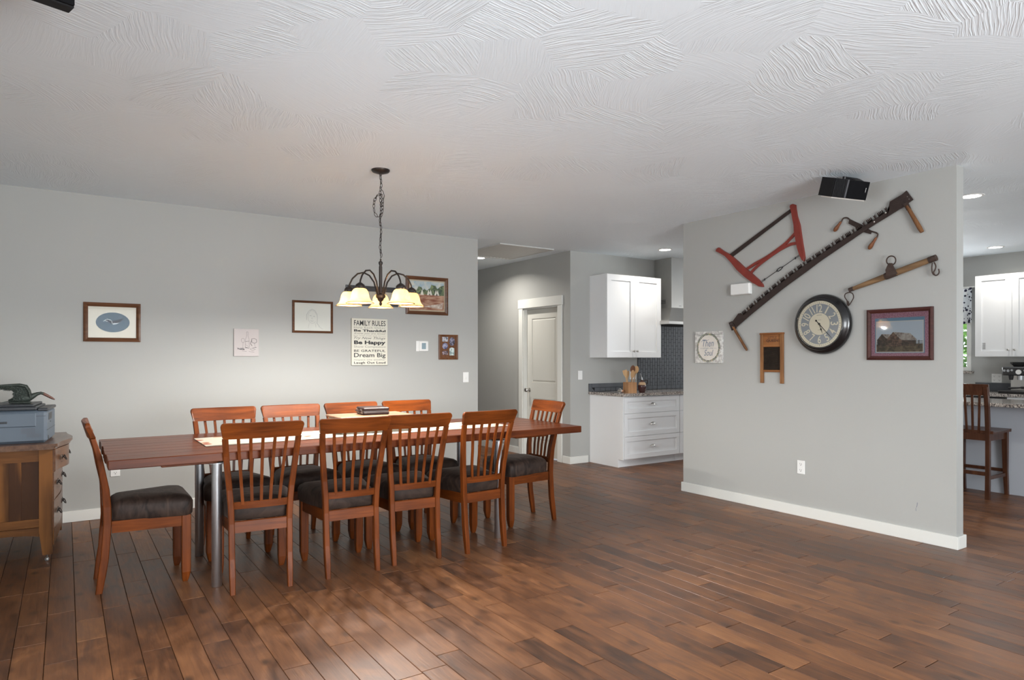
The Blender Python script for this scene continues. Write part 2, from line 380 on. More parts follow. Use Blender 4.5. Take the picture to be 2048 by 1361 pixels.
# windows behind the photographer: frames and panes
def window(name, M, w, h, cols, rows=1):
    r = hung(name, None, None, M); struct(r)
    m = MB(); f = 0.05
    m.box((0, 0, -0.07), (w, f, 0.02)); m.box((0, h-f, -0.07), (w, h, 0.02)); m.box((0, f, -0.07), (f, h-f, 0.02)); m.box((w-f, f, -0.07), (w, h-f, 0.02))
    for i in range(1, cols): m.box((w*i/cols-0.03, f, -0.06), (w*i/cols+0.03, h-f, 0.0))
    for j in range(1, rows): m.box((f, h*j/rows-0.02, -0.06), (w-f, h*j/rows+0.02, 0.0))
    m.build('window_frame', TRIM, r)
    for i in range(cols):
        MB().box((w*i/cols+0.03, f, -0.035), (w*(i+1)/cols-0.03, h-f, -0.03)).build('pane', GLASS, r)
    return r
NF = lambda x, y, z: Matrix(((-1, 0, 0, x), (0, 0, 1, y), (0, 1, 0, z), (0, 0, 0, 1)))   # wall facing +Y
window('window_1', NF(3.6, YR, 0.3), 3.2, 2.1, 3)
window('window_2', NF(8.5, YR, 0.8), 2.6, 1.4, 2)
window('window_5', Matrix(((0, 0, 1, XL), (1, 0, 0, 1.0), (0, 1, 0, 0.8), (0, 0, 0, 1))), 2.6, 1.4, 2)
window('window_3', west_frame(XF, 1.3, 0.8), 2.2, 1.4, 2)

# floor: planks over a dark sub-floor
FL = struct(box_obj('floor', (XL-T, YR-T, -0.05), (XF+T, YH+T, -0.012), plain('subfloor', (0.02, 0.012, 0.008), 0.8)))
PW = 0.1245
def plank_geo(m, x0, x1, y0, y1, tone, tl, dz=0.0):
    b = 0.0014; g = 0.0011; za, zb = -0.012, 0.0+dz
    x0 += g; x1 -= g; y0 += g*2; y1 -= g*2
    lo = [(x0, y0), (x1, y0), (x1, y1), (x0, y1)]; hi = [(x0+b, y0+b), (x1-b, y0+b), (x1-b, y1-b), (x0+b, y1-b)]
    bm = m.bm; v0 = [bm.verts.new((p[0], p[1], za)) for p in lo]; v1 = [bm.verts.new((p[0], p[1], zb-b*1.3)) for p in lo]; v2 = [bm.verts.new((p[0], p[1], zb)) for p in hi]
    fs = [bm.faces.new(v2)]
    for i in range(4):
        j = (i+1) % 4
        fs.append(bm.faces.new([v0[i], v0[j], v1[j], v1[i]])); fs.append(bm.faces.new([v1[i], v1[j], v2[j], v2[i]]))
    for f in fs: f[tl] = tone
rows = []; rp = random.Random(21)
k0 = int((XL-0.046)/PW)-1; k1 = int((XF-0.046)/PW)+1
for k in range(k0, k1+1):
    x0 = 0.046+k*PW; y = YR-rp.random()*0.9
    while y < YH:
        ln = rp.choice([0.30, 0.42, 0.55, 0.7, 0.85, 1.0, 1.2, 1.2])
        if k == 0 and y < 3.83 < y+ln+0.28: ln = 3.83-y
        elif k == 0 and abs(y-3.83) < 1e-6: ln = 0.30
        tn = min(1, max(0, rp.gauss(0.5, 0.27)))
        if k == 0 and abs(y-3.83) < 1e-6: tn = 1.25
        a, b_ = max(y, YR), min(y+ln, YH)
        if b_-a > 0.02: rows.append((x0, x0+PW, a, b_, tn, rp.uniform(-0.0006, 0.0)))
        y += ln
def scr_area(r):
    q = [proj((x, y, 0)) for x, y in ((r[0], r[2]), (r[1], r[2]), (r[1], r[3]), (r[0], r[3]))]
    if any(p is None for p in q): return 0
    cx = sum(p[0] for p in q)/4; cy = sum(p[1] for p in q)/4
    if not (-30 < cx < 2080 and cy < 1390): return 0
    if r[0] > XP and r[2] > P0-0.1: return 0
    return abs(sum(q[i][0]*q[(i+1) % 4][1]-q[(i+1) % 4][0]*q[i][1] for i in range(4)))/2
rows.sort(key=scr_area, reverse=True)
for r in rows[:290]:
    m = MB(); tl = m.bm.faces.layers.float.new('tone'); plank_geo(m, r[0], r[1], r[2], r[3], r[4], tl, r[5]); m.build('plank', FLOORM, FL)
m = MB(); tl = m.bm.faces.layers.float.new('tone')
for r in rows[290:]: plank_geo(m, r[0], r[1], r[2], r[3], r[4], tl, r[5])
tag(m.build('remaining_planks', FLOORM, FL), kind='stuff')

# baseboards
BH = 0.092; BT = 0.016
def base(name, boxes):
    m = MB()
    for lo, hi in boxes: m.box(lo, hi, bev=0.002)
    return struct(m.build(name, TRIM))
base('baseboard_back', [((XL, YA-BT, 0), (XA+BT, YA, BH)), ((XA, YA, 0), (XA+BT, YH, BH))])
base('baseboard_partition', [((XP-BT, P0-BT, 0), (XP, P1+BT, BH)), ((XP, P0-BT, 0), (XP+0.105+BT, P0, BH)), ((XP, P1, 0), (XP+0.105+BT, P1+BT, BH)), ((XP+0.105, P0, 0), (XP+0.105+BT, P1, BH))])
base('baseboard_hall', [((XD-BT, YK-BT, 0), (XD, dR-0.1, BH)), ((XD-BT, dT+0.1, 0), (XD, YH, BH)), ((XD, YK-BT, 0), (5.69, YK, BH))])
base('baseboard_left', [((XL, YR, 0), (XL+BT, YA-BT, BH))])
base('baseboard_far', [((XF-BT, -0.9, 0), (XF, 1.9, BH))])

# scuff on the partition
q = at_x(1833, 1015, XP)
M = west_frame(XP, q.y, q.z)
m = MB(); m.tube([M @ Vector(p) for p in ((0.006, 0.035, 0.0006), (0.004, 0.012, 0.0006), (0.0, -0.002, 0.0006))], 0.0012, 5); m.tube([M @ Vector(p) for p in ((-0.004, -0.008, 0.0006), (-0.003, -0.03, 0.0006))], 0.001, 5)
m.build('scuff_mark', plain('ink_blue', (0.12, 0.14, 0.22), 0.7), wp)

# hall door
door = struct(hung('door_1', None, None, west_frame(XD, dT, 0)))
dw = dT-dR; cw = 0.085
m = MB()   # casing + head + jambs
m.box((-cw, 0, 0), (0.005, DZ, 0.018), bev=0.002); m.box((dw-0.005, 0, 0), (dw+cw, DZ, 0.018), bev=0.002); m.box((-cw-0.012, DZ, 0), (dw+cw+0.012, DZ+0.125, 0.024), bev=0.003)
m.build('casing', TRIM, door)
m = MB(); m.box((-0.001, 0, -T), (0.018, DZ, 0.0)); m.box((dw-0.018, 0, -T), (dw+0.001, DZ, 0.0)); m.box((0, DZ-0.018, -T), (dw, DZ+0.001, 0.0)); m.box((0.018, 0, -T), (0.03, DZ-0.02, -0.095+0.02)); m.build('jamb', TRIM, door)
m = MB(); a0, a1 = 0.02, dw-0.02; st = 0.115; zb = -0.095; zt = -0.058
def panel_door(m, a0, a1, b0, b1, st, panels, zb, zt, rec=0.010):
    """stiles and rails around recessed, raised-field panels; panels = [(y0,y1)]"""
    m.box((a0, b0, zb), (a0+st, b1, zt)); m.box((a1-st, b0, zb), (a1, b1, zt))
    ys = [b0]+[y for p in panels for y in p]+[b1]
    for i in range(0, len(ys), 2): m.box((a0+st, ys[i], zb), (a1-st, ys[i+1], zt))
    for y0, y1 in panels:
        m.box((a0+st, y0, zb), (a1-st, y1, zt-rec))
        e = 0.028
        o = [(a0+st+0.006, y0+0.006), (a1-st-0.006, y0+0.006), (a1-st-0.006, y1-0.006), (a0+st+0.006, y1-0.006)]
        i_ = [(a0+st+e, y0+e), (a1-st-e, y0+e), (a1-st-e, y1-e), (a0+st+e, y1-e)]
        m.loft([[(p[0], p[1], zt-rec-0.001) for p in o], [(p[0], p[1], zt-0.002) for p in i_]])
panel_door(m, a0, a1, 0.012, DZ-0.02, st, [(0.22, 0.80), (1.03, DZ-0.15)], zb, zt)
slab = m.build('door_slab', DOORP, door)
kz = 0.915
m = MB(); K = Matrix.Translation((0.075, kz, zt)); m.lathe([(0.032, 0), (0.032, 0.006), (0.012, 0.012), (0.011, 0.035), (0.026, 0.045), (0.030, 0.058), (0.024, 0.07), (0.0, 0.073)], 20, K)
m.build('door_knob', NICKEL, slab)

# kitchen side window with patterned valance
w4 = window('window_4', west_frame(XF, fw1, fz0), fw1-fw0, fz1-fz0, 2)
MB().box((-0.03, -0.035, -0.02), (fw1-fw0+0.03, -0.002, 0.05), bev=0.003).build('window_sill', GRAN, w4)
def valance_mat():
    m, nt, b = nodes_of('floral_cotton')
    tc = N(nt, 'ShaderNodeTexCoord')
    v = N(nt, 'ShaderNodeTexVoronoi', i_Scale=24.0); v.feature = 'F1'; L(nt, tc.outputs['Object'], v.inputs['Vector'])
    n = N(nt, 'ShaderNodeTexNoise', i_Scale=5.0); L(nt, tc.outputs['Object'], n.inputs['Vector'])
    a = N(nt, 'ShaderNodeMath', operation='ADD'); L(nt, v.outputs['Distance'], a.inputs[0]); L(nt, n.outputs['Fac'], a.inputs[1])
    cr = N(nt, 'ShaderNodeValToRGB'); cr.color_ramp.interpolation = 'CONSTANT'; cr.color_ramp.elements[0].color = (0.02, 0.02, 0.045, 1); cr.color_ramp.elements[1].position = 0.90; cr.color_ramp.elements[1].color = (0.7, 0.72, 0.74, 1)
    L(nt, a.outputs[0], cr.inputs[0]); L(nt, cr.outputs[0], b.inputs['Base Color']); b.inputs['Roughness'].default_value = 0.9
    return m
vl = hung('window_valance', 'white valance with navy leaf print above the kitchen window', 'valance', west_frame(XF, fw1, 0))
m = MB(); secs = []; nn = 40; wv = fw1-fw0+0.04
top = [(-0.02+wv*i/nn, 2.33, 0.03+0.012*math.sin(i*1.3)) for i in range(nn+1)]; bot = [(-0.02+wv*i/nn, 1.84+0.012*math.sin(i*0.5), 0.035+0.018*math.sin(i*1.3)) for i in range(nn+1)]
va = [m.bm.verts.new(p) for p in top]; vb = [m.bm.verts.new(p) for p in bot]
for i in range(nn): m.face([va[i], va[i+1], vb[i+1], vb[i]], True)
o = m.build('valance_cloth', valance_mat(), vl)
o.modifiers.new('solid', 'SOLIDIFY').thickness = 0.003
m = MB(); m.tube([(-0.04, 2.335, 0.03), (wv+0.02, 2.335, 0.03)], 0.008, 8); m.build('curtain_rod', WHITEP, vl)

# shrubs outside the kitchen window
LEAF = plain('leaf_green', (0.16, 0.33, 0.05), 0.6, var=0.5, scale=3)
def shrub(loc, r, label, seed):
    t = thing('garden_shrub', label, 'shrub', loc); q = random.Random(seed)
    m = MB()
    for _ in range(1500):
        d = Vector((q.gauss(0, 1), q.gauss(0, 1), q.gauss(0, 1))).normalized(); p = d*r*(0.55+0.45*q.random()); p.z = p.z*1.3+r*1.3
        a = Vector((q.gauss(0, 1), q.gauss(0, 1), q.gauss(0, 1))).normalized(); b = a.orthogonal().normalized(); s = 0.11
        m.face([m.bm.verts.new(p-a*s), m.bm.verts.new(p+b*s*0.5), m.bm.verts.new(p+a*s), m.bm.verts.new(p-b*s*0.5)])
    o = m.build('foliage', LEAF, t); o['kind'] = 'stuff'
    MB().tube([(0, 0, 0), (0.03, 0, r), (0, 0.02, r*1.8)], [0.05, 0.04, 0.02], 8).build('trunk', plain('bark', (0.08, 0.05, 0.03), 0.9), t)
shrub((12.6, 4.9, -0.1), 1.0, 'leafy green shrub seen through the kitchen window, nearest the glass', 1)
shrub((15.6, 7.6, -0.1), 1.3, 'larger green shrub behind the first one outside the kitchen window', 2)
tag(box_obj('lawn', (XF+0.2, -4, -0.2), (22, 14, -0.1), plain('grass', (0.13, 0.25, 0.05), 0.9, var=0.4)), kind='structure')

# ------------------------------------------------------------------ dining chairs
CWz = wood('chair_wood_upright', (0.055, 0.012, 0.002), (0.205, 0.049, 0.008), 'z', 0.40, coat=0.06)
CWx = wood('chair_wood_rail', (0.050, 0.011, 0.002), (0.215, 0.051, 0.008), 'x', 0.38, coat=0.10)
CWy = wood('chair_wood_side', (0.055, 0.012, 0.002), (0.200, 0.049, 0.008), 'y', 0.40, coat=0.06)
def interp(tab, z):
    for (a, va), (b, vb) in zip(tab, tab[1:]):
        if a <= z <= b: t = (z-a)/(b-a); t = t*t*(3-2*t)*0.4+t*0.6; return va+(vb-va)*t
    return tab[0][1] if z < tab[0][0] else tab[-1][1]
YB = [(0, -0.232), (0.2, -0.203), (0.43, -0.188), (0.60, -0.198), (0.80, -0.232), (1.0, -0.288)]
XB = [(0, 0.160), (0.45, 0.163), (0.92, 0.204), (1.0, 0.207)]
def make_chair():
    t = thing('dining_chair', 'x', 'chair')
    for s in (-1, 1):
        secs = []
        for z in [0, 0.1, 0.2, 0.3, 0.4, 0.5, 0.6, 0.7, 0.8, 0.905]:
            x = s*interp(XB, z); y = interp(YB, z); w = 0.0165; d = 0.021 if z < 0.5 else 0.021-0.008*(z-0.5)/0.4
            if z == 0: w, d = 0.014, 0.017
            c = 0.004
            secs.append([(x-w+c, y-d, z), (x+w-c, y-d, z), (x+w, y-d+c, z), (x+w, y+d-c, z), (x+w-c, y+d, z), (x-w+c, y+d, z), (x-w, y+d-c, z), (x-w, y-d+c, z)])
        MB().loft(secs).build('back_post', CWz, t)
        x, y = s*0.190, 0.222; secs = []
        for z, w, ox in ((0, 0.014, 0.004), (0.012, 0.018, 0.003), (0.06, 0.025, 0), (0.2, 0.026, 0), (0.41, 0.026, 0)):
            c = 0.004; X = x-s*ox; Y = y-ox
            secs.append([(X-w+c, Y-w, z), (X+w-c, Y-w, z), (X+w, Y-w+c, z), (X+w, Y+w-c, z), (X+w-c, Y+w, z), (X-w+c, Y+w, z), (X-w, Y+w-c, z), (X-w, Y-w+c, z)])
        MB().loft(secs).build('leg', CWz, t)
        # side apron
        m = MB(); m.prism([(s*0.158-0.010, -0.168), (s*0.158+0.010, -0.168), (s*0.196+0.010, 0.198), (s*0.196-0.010, 0.198)], 0.343, 0.412)
        m.build('seat_apron', CWy, t)
    MB().box((-0.166, 0.226, 0.343), (0.166, 0.246, 0.412), bev=0.002).build('seat_apron', CWx, t)
    # curved back rails (bowed backwards in the middle)
    def rail(z0, z1, h0, h1, th, bow, name, crest=False):
        us = [-1+2*i/12 for i in range(13)]
        if crest: us = sorted(us+[s_*v for s_ in (-1, 1) for v in (0.992, 0.978, 0.955, 0.925)])
        secs = []
        for u in us:
            b = bow*(1-u*u)
            x0, x1 = u*h0, u*h1
            y0, y1 = interp(YB, z0)-b, interp(YB, z1)-b
            zt, zbm = z1, z0
            if crest:
                e = max(0.0, (abs(u)-0.915)/0.085); rd = 1-math.sqrt(max(0, 1-e*e)); zt = z1-0.020*rd; zbm = z0+0.010*rd
            c = 0.004
            secs.append([(x0, y0-th/2, zbm), (x0, y0+th/2, zbm), (x1, y1+th/2, zt-c), (x1, y1+th/2-c, zt), (x1, y1-th/2+c, zt), (x1, y1-th/2, zt-c)])
        return MB().loft(secs).build(name, CWx, t)
    rail(0.903, 0.997, 0.218, 0.230, 0.024, 0.016, 'top_rail', True)
    rail(0.484, 0.526, 0.149, 0.151, 0.018, 0.010, 'lower_back_rail')
    rail(0.345, 0.412, 0.146, 0.147, 0.020, 0.0, 'seat_apron')
    for k in range(-2, 3):
        secs = []
        for z in (0.51, 0.62, 0.72, 0.82, 0.915):
            f = (z-0.51)/0.4; x = k*(0.051+0.0165*f); y = interp(YB, z)-0.010-0.004*f-0.004*math.sin(f*PI); w = 0.0085; d = 0.006
            secs.append([(x-w, y-d, z), (x+w, y-d, z), (x+w, y+d, z), (x-w, y+d, z)])
        MB().loft(secs).build('spindle', CWz, t)
    # cushion
    def outline(ins, z, dz=0):
        pts = []; hw0, hw1, ya, yb, r = 0.172-ins, 0.232-ins, -0.168+ins, 0.262-ins, max(0.045-ins*0.2, 0.01)
        cs = [(-hw0, ya, 180), (hw0, ya, 270), (hw1, yb, 0), (-hw1, yb, 90)]
        for x, y, a in cs:
            sx = 1 if x > 0 else -1; sy = 1 if y > 0 else -1
            for k in range(5):
                an = R(a+90*k/4); pts.append((x-sx*r+r*math.cos(an), y-sy*r+r*math.sin(an), z))
        return pts
    MB().loft([outline(0.010, 0.408), outline(0.002, 0.420), outline(0.0, 0.455), outline(0.0, 0.490), outline(0.010, 0.512), outline(0.032, 0.527), outline(0.075, 0.537), outline(0.125, 0.541)], True).build('seat_cushion', SUEDE, t)
    return t
chair0 = make_chair()
NR = 'near row chairs'; 
chairs = [
 (0.984, 4.312, -5, 'brown dining chair in the near row, leftmost, beside the front chrome table leg'),
 (1.522, 4.290, -2, 'brown dining chair in the near row, second from left, before the wooden box'),
 (1.980, 4.305, -4, 'brown dining chair in the near row, third from the left, touching its left neighbour'),
 (2.484, 4.280, 3, 'brown dining chair in the near row, rightmost of four with backs to the viewer'),
 (0.998, 5.080, 181, 'dining chair in the far row by the wall, leftmost, facing the viewer'),
 (1.490, 5.085, 180, 'dining chair in the far row, second from the left, just left of the wooden box'),
 (1.990, 5.085, 181, 'dining chair in the far row directly behind the black zip case'),
 (2.490, 5.080, 180, 'dining chair in the far row, rightmost, top rail just right of the zip case'),
 (0.395, 4.705, -90, 'dining chair seen side on at the left head of the table next to the dresser'),
 (3.215, 4.655, 88, 'dining chair at the right head of the table in front of the white hall door'),
]
cm = {}
for c in bpy.data.objects:
    if c.parent: cm.setdefault(c.parent.name, []).append(c)
for i, (x, y, a, lab) in enumerate(chairs):
    o = chair0 if i == 0 else copy_tree(chair0, None, cm)
    o.location = (x, y, 0); o.rotation_euler = (0, 0, R(a)); o['label'] = lab; o['group'] = 'dining chairs around the long table'

# ------------------------------------------------------------------ dining table
TZ = 0.826; TT = 0.052; TX0, TX1, TY0, TY1 = 0.190, 3.425, 4.105, 5.215
TW = wood('table_top_wood', (0.045, 0.009, 0.003), (0.155, 0.038, 0.009), 'x', 0.33, scale=0.8, coat=0.12)
tb = thing('dining_table', 'long thick plank-top wooden dining table on four chrome pipe legs', 'table', ((TX0+TX1)/2, (TY0+TY1)/2, 0))
cx, cy = tb.location.x, tb.location.y; hx, hy = (TX1-TX0)/2, (TY1-TY0)/2
nb = 8; q = random.Random(3)
for i in range(nb):
    a = -hy+2*hy*i/nb; b = a+2*hy/nb; e = q.uniform(-0.004, 0.004); e2 = q.uniform(-0.004, 0.004); dz = q.uniform(-0.0012, 0)
    m = MB(); m.box((-hx+e, a+0.0005, TZ-TT), (hx+e2, b-0.0005, TZ+dz), bev=0.004 if i in (0, nb-1) else 0.0022); m.build('board', TW, tb)
for px, Y in ((380, 4.25), (1062, 4.25)):
    X = at_y(px, 900, Y).x-cx
    m = MB(); m.box((X-0.15, -0.42, TZ-TT-0.028), (X+0.15, 0.42, TZ-TT), bev=0.004); m.build('batten', CWy, tb)
for X, Y in ((0.755, 4.300), (0.772, 5.03), (2.735, 4.265), (2.835, 5.03)):
    m = MB(); m.lathe([(0.026, 0.0), (0.029, 0.004), (0.029, TZ-TT-0.036)], 28, Matrix.Translation((X-cx, Y-cy, 0))); m.lathe([(0.055, TZ-TT-0.036), (0.055, TZ-TT-0.028)], 28, Matrix.Translation((X-cx, Y-cy, 0)))
    m.build('leg', CHROME, tb)

# runner
def runner_mat():
    m, nt, b = nodes_of('floral_runner'); g = N(nt, 'ShaderNodeNewGeometry')
    v = N(nt, 'ShaderNodeTexVoronoi', i_Scale=13.0); L(nt, g.outputs['Position'], v.inputs['Vector'])
    n = N(nt, 'ShaderNodeTexNoise', i_Scale=10.0, i_Detail=2.0); L(nt, g.outputs['Position'], n.inputs['Vector'])
    a = N(nt, 'ShaderNodeMath', operation='MULTIPLY_ADD'); a.inputs[1].default_value = 0.7; L(nt, v.outputs['Distance'], a.inputs[0]); L(nt, n.outputs['Fac'], a.inputs[2])
    cr = N(nt, 'ShaderNodeValToRGB'); e = cr.color_ramp.elements; e[0].position = 0.50; e[0].color = (0.28, 0.05, 0.035, 1); e[1].position = 0.70; e[1].color = (0.46, 0.43, 0.35, 1)
    x = e.new(0.61); x.color = (0.40, 0.22, 0.12, 1)
    L(nt, a.outputs[0], cr.inputs[0]); L(nt, cr.outputs[0], b.inputs['Base Color']); b.inputs['Roughness'].default_value = 0.85
    return m
m = MB(); n = 46
for i in range(n):
    x0 = 0.715+2.22*i/n; x1 = 0.715+2.22*(i+1)/n; z = lambda x: TZ+0.0036+0.0014*math.sin(x*9)
    m.loft([[(x0, 4.425, TZ+0.0006), (x0, 4.885, TZ+0.0006), (x0, 4.885, z(x0)), (x0, 4.425, z(x0))], [(x1, 4.425, TZ+0.0006), (x1, 4.885, TZ+0.0006), (x1, 4.885, z(x1)), (x1, 4.425, z(x1))]])
tag(m.build('table_runner', runner_mat()), 'cream floral table runner laid along the middle of the dining table', 'runner')

# low wooden box and zip case
BXW = wood('box_wood', (0.16, 0.085, 0.05), (0.38, 0.22, 0.13), 'x', 0.35, coat=0.3)
bx = thing('wooden_box', 'low wooden box with an overhanging flat lid on the dining table', 'box', (1.875, 4.685, TZ+0.006), R(-1))
m = MB(); h = 0.105
m.box((-0.262, -0.150, 0), (0.262, -0.138, h)); m.box((-0.262, 0.138, 0), (0.262, 0.150, h)); m.box((-0.262, -0.138, 0), (-0.250, 0.138, h)); m.box((0.250, -0.138, 0), (0.262, 0.138, h)); m.box((-0.25, -0.138, 0), (0.25, 0.138, 0.01))
m.build('box_body', wood('box_grey_side', (0.17, 0.14, 0.10), (0.33, 0.29, 0.23), 'x', 0.6, coat=0), bx)
MB().box((-0.278, -0.168, h), (0.278, 0.168, h+0.014), bev=0.004).build('lid', BXW, bx)
LTH = plain('dark_leather', (0.022, 0.009, 0.008), 0.4, var=0.3, scale=14, bump=0.25, bscale=50, coat=0.08, spec=0.25)
cs = thing('zip_case', 'dark brown leather zip case lying flat on the wooden box', 'case', (1.905, 4.70, TZ+0.006+h+0.0145), R(-6))
m = MB(); m.box((-0.098, -0.095, 0), (0.098, 0.095, 0.022), bev=0.006); m.box((-0.098, -0.095, 0.030), (0.098, 0.095, 0.053), bev=0.006); m.build('case_shell', LTH, cs)
MB().box((-0.093, -0.090, 0.020), (0.093, 0.090, 0.032)).build('zip', plain('grey_zip', (0.12, 0.12, 0.12), 0.5), cs)
for y in (-0.06, 0.05):
    m = MB(); m.tube([(-0.099, y-0.014, 0.012), (-0.106, y-0.014, 0.042), (-0.106, y+0.014, 0.042), (-0.099, y+0.014, 0.012)], 0.0022, 6, closed=True); m.build('buckle', NICKEL, cs)
m = MB(); m.tube([(-0.100, -0.06, 0.026), (-0.118, -0.045, 0.028), (-0.118, 0.035, 0.028), (-0.100, 0.05, 0.026)], 0.005, 8); m.build('carry_strap', LTH, cs)

# ------------------------------------------------------------------ dresser, printer, bronze bird
OAKz = wood('oak_upright', (0.045, 0.016, 0.005), (0.19, 0.074, 0.018), 'z', 0.42, scale=1.0, coat=0.15, ring=6)
OAKx = wood('oak_rail', (0.045, 0.016, 0.005), (0.18, 0.070, 0.018), 'x', 0.42, scale=1.0, coat=0.15)
OAKd = wood('oak_dark_top', (0.06, 0.028, 0.017), (0.17, 0.095, 0.06), 'y', 0.3, coat=0.4)
dr = thing('oak_dresser', 'antique oak dresser with panelled side and curved drawer fronts under the grey printer', 'dresser', (-0.070, 5.455, 0), R(-3.8))
# local: x towards the front (drawers at x=0), y along the width 0..0.78, depth to x=-0.47
W = 0.76; D = 0.50
def post(x0, x1, y0, y1):
    s = 0.012 if x1 > -0.1 else -0.012
    return MB().loft([[(x0+(0.02 if x1 > -0.1 else 0), y0, 0.045), (x1-(0 if x1 > -0.1 else 0.02), y0, 0.045), (x1-(0 if x1 > -0.1 else 0.02), y1, 0.045), (x0+(0.02 if x1 > -0.1 else 0), y1, 0.045)], [(x0, y0, 0.2), (x1, y0, 0.2), (x1, y1, 0.2), (x0, y1, 0.2)], [(x0, y0, 0.755), (x1, y0, 0.755), (x1, y1, 0.755), (x0, y1, 0.755)]])
for x0, x1 in ((-0.075, 0.0), (-D, -D+0.075)):
    for y0, y1 in ((0, 0.035), (W-0.035, W)): post(x0, x1, y0, y1).build('corner_post', OAKz, dr)
for y0, y1 in ((0.004, 0.026), (W-0.026, W-0.004)):
    MB().box((-D+0.075, y0, 0.675), (-0.075, y1, 0.752)).build('side_rail', OAKx, dr)
    MB().box((-D+0.075, y0, 0.235), (-0.075, y1, 0.290)).build('side_rail', OAKx, dr)
    m = MB(); n = 10; pts = [(-0.075, 0.232), (-D+0.075, 0.232)]+[(-D+0.075+(D-0.15)*i/n, 0.172+0.018*(1-(2*i/n-1)**2)) for i in range(n+1)]
    m.prism(pts, 0, 0.020, Matrix(((1, 0, 0, 0), (0, 0, 1, y0), (0, 1, 0, 0), (0, 0, 0, 1)))); m.build('apron', OAKx, dr)
    MB().box((-0.237, y0+0.002, 0.29), (-0.172, y1-0.001, 0.675)).build('side_stile', OAKz, dr)
    MB().box((-0.172, y0+0.010, 0.29), (-0.075, y1-0.008, 0.675)).build('side_panel', OAKz, dr)
    MB().box((-D+0.075, y0+0.010, 0.29), (-0.237, y1-0.008, 0.675)).build('side_panel', OAKz, dr)
MB().box((-D+0.004, 0.035, 0.18), (-D+0.014, W-0.035, 0.75)).build('back_panel', OAKz, dr)
# serpentine drawer fronts
def serp(y, amp): return amp*(0.5-0.5*math.cos(2*PI*y/W))
for z0, z1, amp, off in ((0.60, 0.745, 0.055, 0.004), (0.405, 0.590, 0.012, -0.004), (0.205, 0.395, 0.012, -0.004)):
    n = 16; m = MB(); pts = [(0.010+off+serp(W*i/n, amp), 0.035+(W-0.07)*i/n) for i in range(n+1)]; pts += [(-0.03, W-0.035), (-0.03, 0.035)]
    m.prism(pts, z0, z1); d = m.build('drawer_front', wood('oak_drawer', (0.07, 0.028, 0.014), (0.19, 0.09, 0.045), 'y', 0.3, coat=0.3), dr)
    for y in (0.20, W-0.20):
        x = 0.012+off+serp((y-0.035)/(W-0.07)*W, amp); zc = (z0+z1)/2
        m = MB(); m.lathe([(0.018, 0), (0.016, 0.003), (0.006, 0.005), (0.006, 0.014)], 12, Matrix.Translation((x, y-0.035, zc+0.006)) @ Matrix.Rotation(PI/2, 4, 'Y')); m.lathe([(0.018, 0), (0.016, 0.003), (0.006, 0.005), (0.006, 0.014)], 12, Matrix.Translation((x, y+0.035, zc+0.006)) @ Matrix.Rotation(PI/2, 4, 'Y'))
        m.tube([(x+0.014, y-0.035, zc+0.006), (x+0.022, y-0.03, zc-0.012), (x+0.026, y, zc-0.02), (x+0.022, y+0.03, zc-0.012), (x+0.014, y+0.035, zc+0.006)], 0.0035, 6)
        m.build('drawer_pull', BRONZE, d)
for z in (0.200, 0.400, 0.595): MB().box((-0.03, 0.035, z-0.006), (0.004, W-0.035, z+0.006)).build('drawer_rail', OAKz, dr)
m = MB(); m.prism([(0.006, 0.035), (0.006, 0.19), (0.006, W-0.19), (0.006, W-0.035), (-0.02, W-0.035), (-0.02, 0.035)], 0.10, 0.195); m.build('front_apron', OAKz, dr)
# top with serpentine front
n = 24; pts = [(-D-0.01, -0.03), (0.022, -0.03), (0.03, -0.02)]+[(0.032+serp(W*i/n, 0.058), W*i/n) for i in range(1, n)]+[(0.028, W+0.02), (0.02, W+0.03), (-D-0.01, W+0.03)]
m = MB(); m.prism(pts, 0.772, 0.792); m.prism([(a-0.012 if a > -0.2 else a, b) for a, b in pts], 0.755, 0.772); m.build('dresser_top', OAKd, dr)
for x, y in ((-0.032, 0.0175), (-0.032, W-0.0175), (-D+0.032, 0.0175), (-D+0.032, W-0.0175)):
    m = MB(); m.lathe([(0.0, 0), (0.008, 0.002), (0.008, 0.014), (0, 0.016)], 12, Matrix.Translation((x, y-0.008, 0.014)) @ Matrix.Rotation(PI/2, 4, 'X')); m.lathe([(0.013, -0.006), (0.013, 0.006)], 14, Matrix.Translation((x, y, 0.0135)) @ Matrix.Rotation(PI/2, 4, 'X')); m.tube([(x, y, 0.02), (x, y, 0.046)], 0.006, 8)
    m.build('caster', plain('caster_metal', (0.2, 0.19, 0.18), 0.35, metal=0.9), dr)

PRB = plain('printer_grey', (0.095, 0.122, 0.155), 0.45, var=0.02); PRD = plain('printer_dark', (0.028, 0.032, 0.038), 0.4); PRL = plain('printer_light', (0.33, 0.32, 0.30), 0.5)
pr = thing('office_printer', 'blue-grey laser printer standing on the oak dresser', 'printer', (-0.285, 5.735, 0.793), R(-6))
